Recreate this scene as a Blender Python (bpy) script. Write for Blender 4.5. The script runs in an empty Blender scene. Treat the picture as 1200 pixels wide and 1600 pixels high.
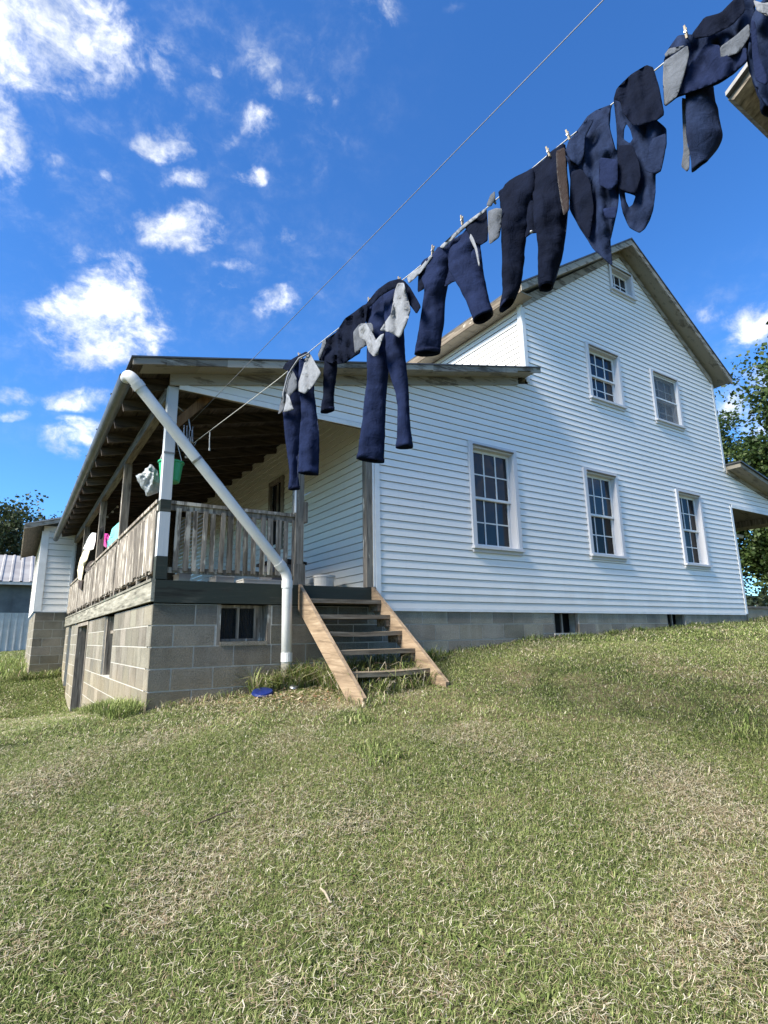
import bpy, math, random
import numpy as np
from mathutils import Vector, Matrix, noise as mnoise
from mathutils.geometry import delaunay_2d_cdt
random.seed(7); rng = np.random.default_rng(11)
S = bpy.context.scene; COL = S.collection
R = math.radians

# ------------------------------------------------------------------ camera
FPX = 875.214; YAW, PITCH, ROLL = R(33.19509), R(12.48449), R(0.98216)
CAM = np.array([-1.10446, -5.73865, 1.5])
def cam_rows():
    cy, sy = math.cos(YAW), math.sin(YAW)
    f = np.array([sy*math.cos(PITCH), cy*math.cos(PITCH), math.sin(PITCH)])
    r = np.array([cy, -sy, 0.]); d = np.cross(f, r)
    c, s = math.cos(ROLL), math.sin(ROLL)
    return np.array([c*r+s*d, -s*r+c*d, f])
CM = cam_rows()
def ray(px, py):
    return CM.T @ np.array([(px-600)/FPX, (py-800)/FPX, 1.0])
def on_y(px, py, y):
    d = ray(px, py); return CAM + d*(y-CAM[1])/d[1]
def on_x(px, py, x):
    d = ray(px, py); return CAM + d*(x-CAM[0])/d[0]
def at_depth(px, py, t):
    return CAM + ray(px, py)*t
def depth_of(P):
    return float(CM[2] @ (np.array(P)-CAM))
cam = bpy.data.cameras.new('camera'); co = bpy.data.objects.new('camera', cam); COL.objects.link(co)
cam.sensor_fit = 'VERTICAL'; cam.sensor_height = 36; cam.lens = FPX/1600*36
cam.clip_start = 0.05; cam.clip_end = 3000
m4 = Matrix.Identity(4)
for i in range(3):
    m4[i][0] = CM[0][i]; m4[i][1] = -CM[1][i]; m4[i][2] = -CM[2][i]; m4[i][3] = CAM[i]
co.matrix_world = m4; S.camera = co

# ------------------------------------------------------------------ sun, sky and clouds
ELEV = R(41); SAZ = R(-2.0)          # sun over the porch side, almost in the gable's own plane, softened by thin cloud
sdir = Vector((-math.cos(ELEV)*math.cos(SAZ), math.cos(ELEV)*math.sin(SAZ), math.sin(ELEV)))
sl = bpy.data.lights.new('sun', 'SUN'); sl.energy = 5.0; sl.angle = R(23); sl.color = (1.0, .94, .83)
so = bpy.data.objects.new('sun', sl); COL.objects.link(so); so.rotation_euler = sdir.to_track_quat('Z', 'Y').to_euler()
so.location = (-20, 0, 30)

class NT:
    def __init__(s, tree): s.t = tree; s.n = tree.nodes; s.l = tree.links
    def node(s, typ, **kw):
        n = s.n.new(typ)
        for k, v in kw.items():
            if k in n.inputs: s.set(n.inputs[k], v)
            else: setattr(n, k, v)
        return n
    def set(s, sock, v):
        if hasattr(v, 'is_output') or isinstance(v, bpy.types.NodeSocket): s.l.new(v, sock)
        else: sock.default_value = v
    def math(s, op, a, b=None, c=None, clamp=False):
        n = s.n.new('ShaderNodeMath'); n.operation = op; n.use_clamp = clamp
        for i, v in enumerate((a, b, c)):
            if v is not None: s.set(n.inputs[i], v)
        return n.outputs[0]
    def vmath(s, op, a, b=None):
        n = s.n.new('ShaderNodeVectorMath'); n.operation = op
        s.set(n.inputs[0], a)
        if b is not None: s.set(n.inputs[1], b)
        return n.outputs['Value'] if op in ('DOT_PRODUCT', 'LENGTH', 'DISTANCE') else n.outputs[0]
    def mix(s, f, a, b, bt='MIX'):
        n = s.n.new('ShaderNodeMix'); n.data_type = 'RGBA'; n.blend_type = bt
        s.set(n.inputs[0], f); s.set(n.inputs[6], a); s.set(n.inputs[7], b)
        return n.outputs[2]
    def noise(s, vec, scale, detail=4, rough=.55, dist=0.0, out='Fac'):
        n = s.n.new('ShaderNodeTexNoise'); s.set(n.inputs['Vector'], vec)
        n.inputs['Scale'].default_value = scale; n.inputs['Detail'].default_value = detail
        n.inputs['Roughness'].default_value = rough; n.inputs['Distortion'].default_value = dist
        return n.outputs[out]
    def smooth(s, v, a, b, lo=0., hi=1.):
        n = s.n.new('ShaderNodeMapRange'); n.interpolation_type = 'SMOOTHSTEP'
        s.set(n.inputs[0], v); n.inputs[1].default_value = a; n.inputs[2].default_value = b
        n.inputs[3].default_value = lo; n.inputs[4].default_value = hi
        return n.outputs[0]

W = bpy.data.worlds.new('World'); S.world = W; W.use_nodes = True
w = NT(W.node_tree); w.n.clear()
tc = w.node('ShaderNodeTexCoord'); dirv = w.vmath('NORMALIZE', tc.outputs['Generated'])
sky = w.node('ShaderNodeTexSky'); sky.sky_type = 'NISHITA'; sky.sun_disc = False
sky.sun_elevation = ELEV; sky.sun_rotation = math.atan2(sdir.x, sdir.y)
sky.altitude = 300; sky.air_density = 1.0; sky.dust_density = 0.35; sky.ozone_density = 2.6
hsv = w.node('ShaderNodeHueSaturation'); hsv.inputs['Saturation'].default_value = 1.16
hsv.inputs['Hue'].default_value = .503; hsv.inputs['Value'].default_value = 1.0
w.l.new(sky.outputs[0], hsv.inputs['Color'])
# every cloud in view: pixel-measured bearing turned into a direction in the sky, with an angular size
CL = [(60,45,150,85,1.2),(175,105,60,40,.9),(0,205,45,75,1.0),(70,265,32,30,.5),(412,105,42,30,.55),(408,188,36,26,.8),(437,150,18,24,.62),
      (500,162,18,20,.5),(330,108,14,22,.5),(262,100,34,44,.55),(532,150,10,18,.4),(265,222,48,30,.95),(290,279,44,20,.72),(390,277,36,20,.8),(360,213,24,16,.52),
      (175,281,15,14,.5),(275,357,66,38,1.0),(190,445,56,46,.95),(165,500,95,55,1.1),(180,555,85,30,.95),(125,403,22,14,.55),(180,360,12,10,.5),
      (445,373,26,13,.55),(360,417,38,11,.7),(350,455,40,18,.55),(432,475,46,28,.55),(120,622,56,18,.9),(20,620,34,14,.8),(20,648,30,10,.7),
      (128,685,56,36,.95),(590,18,46,30,.6),(1180,515,48,42,.9),(1112,490,32,14,.5),(1192,592,40,22,.85),(1135,640,26,44,.8),(1190,660,50,26,.7),
      (30,540,24,10,.3),(80,260,30,14,.5),(700,3,28,10,.3)]
warpn = w.noise(dirv, 9.0, 5, .6, out='Color')
wv = w.vmath('MULTIPLY', w.vmath('SUBTRACT', warpn, (.5, .5, .5)), (.075, .075, .05))
wv2 = w.vmath('ADD', dirv, wv)
tot = None
def add_cloud(d, e1, e2, a, b, k):
    global tot
    u = w.math('MULTIPLY', w.vmath('DOT_PRODUCT', wv2, tuple(e1)), 1/a)
    u0 = float(np.dot(d, e1))/a; v0 = float(np.dot(d, e2))/b
    v = w.math('MULTIPLY', w.vmath('DOT_PRODUCT', wv2, tuple(e2)), 1/b)
    r2 = w.math('ADD', w.math('POWER', w.math('SUBTRACT', u, u0), 2.), w.math('POWER', w.math('SUBTRACT', v, v0), 2.))
    front = w.math('GREATER_THAN', w.vmath('DOT_PRODUCT', dirv, tuple(d)), 0.2)
    m = w.math('MULTIPLY', w.math('MULTIPLY', w.math('SUBTRACT', 1.0, w.math('MULTIPLY', r2, .5), clamp=True), k), front)
    tot = m if tot is None else w.math('MAXIMUM', tot, m)
for (px, py, rx, ry, k) in CL:
    d = ray(px, py); L = np.linalg.norm(d); d = d/L
    e1 = CM[0]-d*np.dot(d, CM[0]); e1 /= np.linalg.norm(e1); e2 = np.cross(d, e1)
    c = 1/L
    add_cloud(d, e1, e2, (.90 if max(rx, ry) > 45 else .82)*rx/FPX*c, (.90 if max(rx, ry) > 45 else .82)*ry/FPX*c, k*(1.02 if max(rx, ry) > 45 else .98))
for (d, a, b, k) in (((.66,-.70,.26), .30, .08, .62), ((.4,-.85,.45), .35, .14, 1.0), ((-.5,-.7,.5), .4, .2, 1.0), ((.85,-.3,.5), .2, .1, .8), ((-.85,.2,.35), .2, .08, .8)):  # clouds out of view, added to be reflected in the windows
    d = np.array(d); d = d/np.linalg.norm(d); e1 = np.cross(d, (0, 0, 1.)); e1 /= np.linalg.norm(e1); e2 = np.cross(d, e1)
    add_cloud(d, e1, e2, a, b, k)
for (px, py, rx, ry, k) in ((340,150,330,190,.30),(120,330,230,300,.27),(400,430,220,150,.27),(1150,560,150,160,.3),(60,560,200,160,.25)):
    d = ray(px, py); L = np.linalg.norm(d); d = d/L; e1 = CM[0]-d*np.dot(d, CM[0]); e1 /= np.linalg.norm(e1); e2 = np.cross(d, e1); add_cloud(d, e1, e2, rx/FPX/L, ry/FPX/L, k)
n1 = w.noise(w.vmath('MULTIPLY', wv2, (1, 1, 1.5)), 15.0, 9, .62, .3); n2 = w.noise(dirv, 52.0, 6, .62)
nn = w.math('ADD', w.math('MULTIPLY', w.math('SUBTRACT', n1, .5), 2.7), w.math('MULTIPLY', w.math('SUBTRACT', n2, .5), .9))
dens = w.math('ADD', tot, w.math('MULTIPLY', nn, w.smooth(tot, 0.02, .5)))
alpha = w.math('MULTIPLY', w.math('POWER', w.smooth(dens, .04, 1.40), 1.45), .97)
shade = w.smooth(w.math('ADD', w.noise(dirv, 12.0, 6, .6), w.math('MULTIPLY', w.math('SUBTRACT', dens, .9), .12)), .35, .68)
ccol = w.mix(shade, (3.5, 3.8, 4.3, 1), (6.6, 6.65, 6.7, 1))
skyc = w.mix(1.0, hsv.outputs[0], (.52, .84, 1.10, 1), 'MULTIPLY')
mixc = w.mix(alpha, skyc, ccol)
bg = w.node('ShaderNodeBackground'); w.l.new(mixc, bg.inputs['Color']); bg.inputs['Strength'].default_value = 0.105
wo = w.node('ShaderNodeOutputWorld'); w.l.new(bg.outputs[0], wo.inputs[0])
W.cycles.sampling_method = 'MANUAL'; W.cycles.sample_map_resolution = 512

S.view_settings.view_transform = 'Standard'; S.view_settings.look = 'None'
S.view_settings.exposure = 1.25; S.view_settings.gamma = 1.0
S.cycles.max_bounces = 6; S.cycles.diffuse_bounces = 3; S.cycles.glossy_bounces = 2; S.cycles.transparent_max_bounces = 6
S.cycles.caustics_reflective = False; S.cycles.caustics_refractive = False

# ------------------------------------------------------------------ materials
def new_mat(name):
    m = bpy.data.materials.new(name); m.use_nodes = True
    t = NT(m.node_tree); b = t.n['Principled BSDF']
    return m, t, b
def ocoord(t, scale=(1, 1, 1)):
    c = t.node('ShaderNodeTexCoord')
    mp = t.node('ShaderNodeMapping'); t.l.new(c.outputs['Object'], mp.inputs[0]); mp.inputs['Scale'].default_value = scale
    return mp.outputs[0]
def bump(t, b, h, strength=.3, dist=.01):
    n = t.node('ShaderNodeBump'); n.inputs['Strength'].default_value = strength; n.inputs['Distance'].default_value = dist
    t.l.new(h, n.inputs['Height']); t.l.new(n.outputs[0], b.inputs['Normal'])
def c4(c): return (c[0], c[1], c[2], 1)
def mat_plain(name, a, b2, scale=6, rough=.6, spec=.3, bmp=.15, sv=(1, 1, 1), metallic=0):
    m, t, b = new_mat(name); v = ocoord(t, sv)
    n = t.noise(v, scale, 6, .6)
    t.set(b.inputs['Base Color'], t.mix(t.smooth(n, .3, .7), c4(a), c4(b2)))
    b.inputs['Roughness'].default_value = rough; b.inputs['Specular IOR Level'].default_value = spec; b.inputs['Metallic'].default_value = metallic
    if bmp: bump(t, b, t.noise(v, scale*6, 4), bmp, .004)
    return m
def mat_wood(name, axis, dark, mid, light, paint=None, pamt=.5, rough=.8, gs=1.0, warm=(1.05, .97, .84)):
    """grey weathered timber: streaks along axis, cracks, optional remains of paint"""
    m, t, b = new_mat(name)
    s = [14*gs, 14*gs, 14*gs]; s['xyz'.index(axis)] = 1.1*gs
    v = ocoord(t, tuple(s)); v1 = ocoord(t)
    g = t.noise(v, 2.2, 6, .65, .3)
    col = t.mix(t.smooth(g, .3, .55), c4(dark), c4(mid)); col = t.mix(t.smooth(g, .5, .75), col, c4(light))
    big = t.noise(v1, 1.7, 4)
    col = t.mix(t.math('MULTIPLY', t.smooth(big, .4, .7), .45), col, c4([x*.55 for x in mid]))
    if paint:
        pm = t.math('ADD', t.noise(v, .9, 6, .7), t.math('MULTIPLY', t.noise(v1, 5, 5), .5))
        f = t.smooth(pm, .98-pamt*.5, 1.06-pamt*.5)
        col = t.mix(f, col, c4(paint))
    at = t.node('ShaderNodeAttribute', attribute_name='tone')
    col = t.mix(1.0, col, c4(warm), 'MULTIPLY')
    col = t.mix(1.0, col, at.outputs['Color'], 'MULTIPLY')
    t.set(b.inputs['Base Color'], col); b.inputs['Roughness'].default_value = rough; b.inputs['Specular IOR Level'].default_value = .2
    bump(t, b, g, .5, .006)
    return m
M = {}
def siding_mat(name, col, dirt, streak):
    m, t, b = new_mat(name); v = ocoord(t)
    big = t.noise(v, .55, 5, .6)
    st = t.noise(ocoord(t, (9, 9, .5)), 1.0, 5, .6)
    fine = t.noise(ocoord(t, (2, 2, 26)), 3, 5, .6)
    c = t.mix(t.math('MULTIPLY', t.smooth(big, .42, .75), dirt), c4(col), c4((col[0]*.80, col[1]*.82, col[2]*.82)))
    c = t.mix(t.math('MULTIPLY', t.smooth(st, .55, .8), streak), c, c4((.52, .53, .50)))
    c = t.mix(t.math('MULTIPLY', t.smooth(fine, .55, .8), .16), c, c4((.60, .61, .60)))
    sp = t.node('ShaderNodeSeparateXYZ'); t.l.new(v, sp.inputs[0])
    low = t.smooth(t.math('ADD', sp.outputs['Z'], t.math('MULTIPLY', t.noise(ocoord(t, (1.3, 1.3, .4)), 2, 5), .9)), 2.75, 2.25)
    c = t.mix(t.math('MULTIPLY', low, .28), c, c4((.50, .47, .40)))
    at = t.node('ShaderNodeAttribute', attribute_name='tone')
    c = t.mix(1.0, c, at.outputs['Color'], 'MULTIPLY')
    t.set(b.inputs['Base Color'], c); b.inputs['Roughness'].default_value = .5; b.inputs['Specular IOR Level'].default_value = .2
    bump(t, b, t.noise(ocoord(t, (1, 1, 4)), 3.5, 3), .12, .01)
    return m
M['siding'] = siding_mat('white_vinyl', (.83, .815, .775), .3, .2)
M['cream_siding'] = siding_mat('cream_vinyl', (.80, .78, .68), .3, .15)
M['white'] = mat_plain('white_trim', (.80, .80, .79), (.70, .70, .68), 5, .5)
M['peel'] = mat_wood('peeling_white_paint', 'z', (.16, .15, .135), (.34, .33, .31), (.48, .475, .46), (.60, .60, .615), 1.05, warm=(1, 1, 1))
M['post_paint'] = mat_wood('grey_white_post_paint', 'z', (.12, .11, .10), (.25, .24, .225), (.36, .35, .335), (.47, .49, .50), 1.0, warm=(1, 1, 1))
M['peelx'] = mat_wood('peeling_white_board', 'x', (.075, .067, .058), (.19, .175, .155), (.29, .27, .245), (.31, .305, .29), .6)
M['soffit'] = mat_wood('grey_soffit_paint', 'x', (.10, .092, .08), (.20, .19, .17), (.23, .215, .19), (.26, .25, .225), .7, gs=.6)
M['grey_y'] = mat_wood('weathered_wood_long', 'y', (.06, .055, .05), (.21, .195, .175), (.34, .32, .29))
M['grey_x'] = mat_wood('weathered_wood_wide', 'x', (.05, .045, .04), (.19, .175, .16), (.32, .30, .275))
M['grey_z'] = mat_wood('weathered_wood_upright', 'z', (.07, .065, .06), (.24, .225, .21), (.40, .38, .35), (.55, .55, .53), .25)
M['picket'] = mat_wood('weathered_pickets', 'z', (.05, .046, .043), (.21, .195, .18), (.37, .35, .33), (.46, .45, .43), .4)
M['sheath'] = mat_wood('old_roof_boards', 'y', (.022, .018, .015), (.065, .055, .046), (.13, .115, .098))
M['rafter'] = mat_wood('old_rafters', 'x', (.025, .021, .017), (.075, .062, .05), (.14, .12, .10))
M['newwood'] = mat_wood('brown_brace_wood', 'z', (.09, .05, .026), (.16, .095, .05), (.21, .13, .075))
M['green_x'] = mat_wood('faded_green_paint', 'x', (.018, .021, .020), (.042, .050, .047), (.085, .092, .085), (.030, .040, .038), .6, gs=.7)
M['green_y'] = mat_wood('flaking_green_paint', 'y', (.08, .08, .07), (.27, .275, .25), (.46, .47, .44), (.14, .20, .175), .22, gs=.7)
M['tan'] = mat_wood('tan_lumber', 'y', (.13, .10, .075), (.26, .205, .155), (.37, .31, .25), gs=.9)
M['tread'] = mat_wood('worn_treads', 'x', (.07, .06, .05), (.20, .175, .145), (.33, .30, .26))
M['deck'] = mat_wood('deck_boards', 'y', (.06, .055, .05), (.2, .185, .165), (.3, .28, .25))
M['pvc'] = mat_plain('white_pvc', (.66, .66, .64), (.54, .54, .52), 3, .35, .5, .05)
M['gutter'] = mat_plain('dull_gutter_metal', (.055, .058, .057), (.10, .104, .10), 4, .45, .5, .1)
M['metalroof'] = mat_plain('dark_roof_metal', (.05, .052, .055), (.10, .10, .10), 5, .45, .5, .1, metallic=.3)
M['tin'] = mat_plain('galvanised_tin', (.42, .40, .37), (.29, .27, .25), 1.2, .5, .5, .1, metallic=.35)
M['whitetin'] = mat_plain('white_painted_tin', (.64, .61, .55), (.48, .46, .41), 2, .5, .4, .1)
M['darkpanel'] = mat_plain('blue_grey_sheeting', (.09, .10, .105), (.15, .165, .165), 1.3, .5, .3, .1)
M['black'] = mat_plain('dark_interior', (.012, .012, .012), (.02, .02, .02), 3, .9, .1, 0)
M['mortar'] = mat_plain('mortar', (.40, .38, .33), (.52, .49, .43), 20, .95, .1, .3)
def block_mat():
    m, t, b = new_mat('concrete_block'); v = ocoord(t)
    at = t.node('ShaderNodeAttribute', attribute_name='tone')
    n = t.noise(v, 60, 5, .7); g = t.noise(v, 2.4, 5, .6); st = t.noise(ocoord(t, (5, 5, .7)), 1.3, 5)
    c = t.mix(t.smooth(n, .25, .75), c4((.165, .150, .120)), c4((.275, .253, .205)))
    c = t.mix(t.math('MULTIPLY', t.smooth(g, .42, .7), .5), c, c4((.085, .078, .062)))
    c = t.mix(t.math('MULTIPLY', t.smooth(st, .5, .75), .4), c, c4((.33, .31, .265)))
    # ochre mud splash along the bottom courses
    sp = t.node('ShaderNodeSeparateXYZ'); t.l.new(v, sp.inputs[0])
    zz = t.math('ADD', sp.outputs['Z'], t.math('MULTIPLY', t.noise(v, 3, 4), .5))
    f = t.smooth(zz, 1.55, 1.1)
    c = t.mix(t.math('MULTIPLY', f, .42), c, c4((.30, .245, .155)))
    c = t.mix(1.0, c, at.outputs['Color'], 'MULTIPLY')
    t.set(b.inputs['Base Color'], c); b.inputs['Roughness'].default_value = .95; b.inputs['Specular IOR Level'].default_value = .15
    bump(t, b, t.math('ADD', t.noise(v, 110, 3, .7), t.math('MULTIPLY', n, 1.3)), .9, .010)
    return m
M['block'] = block_mat()
def glass_mat(name, base, rough):
    m, t, b = new_mat(name); v = ocoord(t)
    n = t.noise(v, 2.0, 3)
    t.set(b.inputs['Base Color'], t.mix(n, c4(base), c4([x*1.7 for x in base])))
    b.inputs['Roughness'].default_value = rough; b.inputs['IOR'].default_value = 1.5; b.inputs['Specular IOR Level'].default_value = .34
    bump(t, b, t.noise(v, 3.2, 2), .12, .02)
    return m
M['glass'] = glass_mat('window_glass', (.008, .010, .014), .03)
M['glass_low_reflect'] = glass_mat('low_reflection_glass', (.004, .0045, .005), .06)  # darker copy of the pane glass; weaker sky reflection set into the material
M['glass_low_reflect'].node_tree.nodes['Principled BSDF'].inputs['Specular IOR Level'].default_value = .12
M['screen'] = mat_plain('insect_screen', (.085, .09, .10), (.12, .125, .135), 4, .7, .3, .1)
def cloth_mat(name, a, b2, sc=9, rough=.9, weave=380, sheen=.15):
    m, t, b = new_mat(name); v = ocoord(t)
    n = t.noise(v, sc, 6, .65); f = t.noise(v, weave, 2, .5); fade = t.noise(ocoord(t, (1, 1, .4)), 22, 4)
    c = t.mix(t.smooth(n, .3, .72), c4(a), c4(b2))
    c = t.mix(t.math('MULTIPLY', t.smooth(fade, .55, .75), .35), c, c4([min(1, x*1.8) for x in b2]))
    c = t.mix(t.math('MULTIPLY', f, .35), c, c4([x*1.5 for x in b2]))
    t.set(b.inputs['Base Color'], c); b.inputs['Roughness'].default_value = rough
    b.inputs['Specular IOR Level'].default_value = .06; b.inputs['Sheen Weight'].default_value = sheen
    bump(t, b, t.math('ADD', t.math('ADD', t.noise(ocoord(t, (1, 1, .35)), 17, 5, .55, 1.0), t.math('MULTIPLY', t.noise(ocoord(t, (.8, .8, 1.2)), 20, 3, .5, 1.5), .5)), t.math('MULTIPLY', f, .12)), .55, .018)
    return m
M['denim'] = cloth_mat('navy_denim', (.0050, .0082, .0235), (.0098, .0160, .0455), sheen=0)
M['denim2'] = cloth_mat('dark_navy_twill', (.0020, .0032, .0082), (.0044, .0070, .0175), sheen=0)
M['denim3'] = cloth_mat('highlit_navy_cloth', (.0045, .0076, .0195), (.0140, .0230, .0540), sheen=0)  # lighter navy; sunlit highlights of the upper clothes put into the colour
M['seam'] = cloth_mat('navy_hem_seam', (.004, .006, .017), (.008, .012, .033), sheen=0)
M['stitch'] = cloth_mat('pale_seam_stitch', (.03, .038, .065), (.05, .06, .095), sheen=0)
M['lining'] = cloth_mat('grey_pocket_lining', (.115, .122, .138), (.20, .21, .228), 7, weave=200)
M['lining2'] = cloth_mat('dull_grey_lining', (.04, .046, .056), (.085, .093, .108), 7, weave=200)
M['brown'] = cloth_mat('brown_strap_cloth', (.012, .007, .006), (.020, .012, .010))
M['teal'] = cloth_mat('teal_cloth', (.12, .42, .40), (.18, .52, .49), weave=120)
M['pink'] = cloth_mat('magenta_cloth', (.40, .03, .20), (.5, .05, .27), weave=120)
M['cloth_white'] = cloth_mat('white_cloth', (.62, .62, .60), (.72, .72, .70), weave=120)
M['cloth_cream'] = cloth_mat('cream_cloth', (.62, .54, .36), (.70, .63, .45), weave=120)
M['cloth_dark'] = cloth_mat('dark_brown_cloth', (.03, .022, .018), (.05, .035, .028), weave=120)
M['greenplastic'] = mat_plain('green_plastic', (.02, .30, .095), (.03, .36, .12), 5, .35, .5, .03)
M['blueplastic'] = mat_plain('blue_plastic', (.006, .014, .085), (.010, .022, .13), 5, .3, .5, .05)
M['whiteplastic'] = mat_plain('white_plastic', (.72, .71, .67), (.62, .61, .57), 5, .4, .5, .03)
M['rope'] = mat_plain('line_cord', (.50, .50, .46), (.36, .36, .34), 60, .7, .2, .2)
M['wire'] = mat_plain('grey_wire', (.10, .105, .115), (.16, .165, .17), 40, .5, .4, 0)
M['pin'] = mat_plain('pale_pin_wood', (.32, .27, .20), (.24, .20, .145), 40, .7, .2, .2)
M['steel'] = mat_plain('dull_steel', (.25, .25, .25), (.38, .38, .37), 30, .4, .5, .1, metallic=.8)
def bag_mat():
    m, t, b = new_mat('creased_bag_plastic'); v = ocoord(t)
    t.set(b.inputs['Base Color'], t.mix(t.noise(v, 16, 5), c4((.16, .18, .19)), c4((.62, .65, .66))))  # dark patches in the colour stand for shaded folds
    b.inputs['Roughness'].default_value = .22; b.inputs['Alpha'].default_value = .8
    bump(t, b, t.noise(v, 24, 5), .8, .02)
    return m
M['bag'] = bag_mat()
def col_mat(name, rough=.8, transl=0.25, spec=.2):
    m, t, b = new_mat(name)
    at = t.node('ShaderNodeAttribute', attribute_name='tone')
    t.set(b.inputs['Base Color'], at.outputs['Color']); b.inputs['Roughness'].default_value = rough; b.inputs['Specular IOR Level'].default_value = spec
    if transl:
        tr = t.node('ShaderNodeBsdfTranslucent'); t.l.new(at.outputs['Color'], tr.inputs[0])
        mx = t.node('ShaderNodeMixShader'); mx.inputs[0].default_value = transl
        out = t.n['Material Output']; t.l.new(b.outputs[0], mx.inputs[1]); t.l.new(tr.outputs[0], mx.inputs[2]); t.l.new(mx.outputs[0], out.inputs[0])
    return m
M['blade'] = col_mat('grass_blades', .7, .22, .12)
M['leaf'] = col_mat('leaves', .5, .3, .35)
M['bark'] = mat_wood('bark', 'z', (.03, .025, .02), (.08, .068, .056), (.14, .125, .105), gs=.5)
def ground_mat():
    m, t, b = new_mat('lawn_soil'); v = ocoord(t)
    big = t.noise(v, .55, 5, .6); mid = t.noise(v, 2.3, 6, .65); fine = t.noise(v, 38, 6, .75); fib = t.noise(v, 120, 3, .7)
    g = t.mix(t.smooth(fine, .3, .7), c4((.026, .034, .012)), c4((.10, .12, .045)))
    s = t.mix(t.smooth(fib, .3, .7), c4((.15, .115, .06)), c4((.33, .275, .165)))
    f = t.math('ADD', t.math('MULTIPLY', big, .6), t.math('MULTIPLY', mid, .55))
    c = t.mix(t.smooth(f, .52, .72), g, s)
    c = t.mix(t.math('MULTIPLY', t.smooth(t.noise(v, 70, 4), .5, .72), .5), c, c4((.02, .024, .010)))
    t.set(b.inputs['Base Color'], c); b.inputs['Roughness'].default_value = .95; b.inputs['Specular IOR Level'].default_value = .05
    bump(t, b, t.math('ADD', fine, fib), .8, .03)
    return m
M['ground'] = ground_mat()

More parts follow.
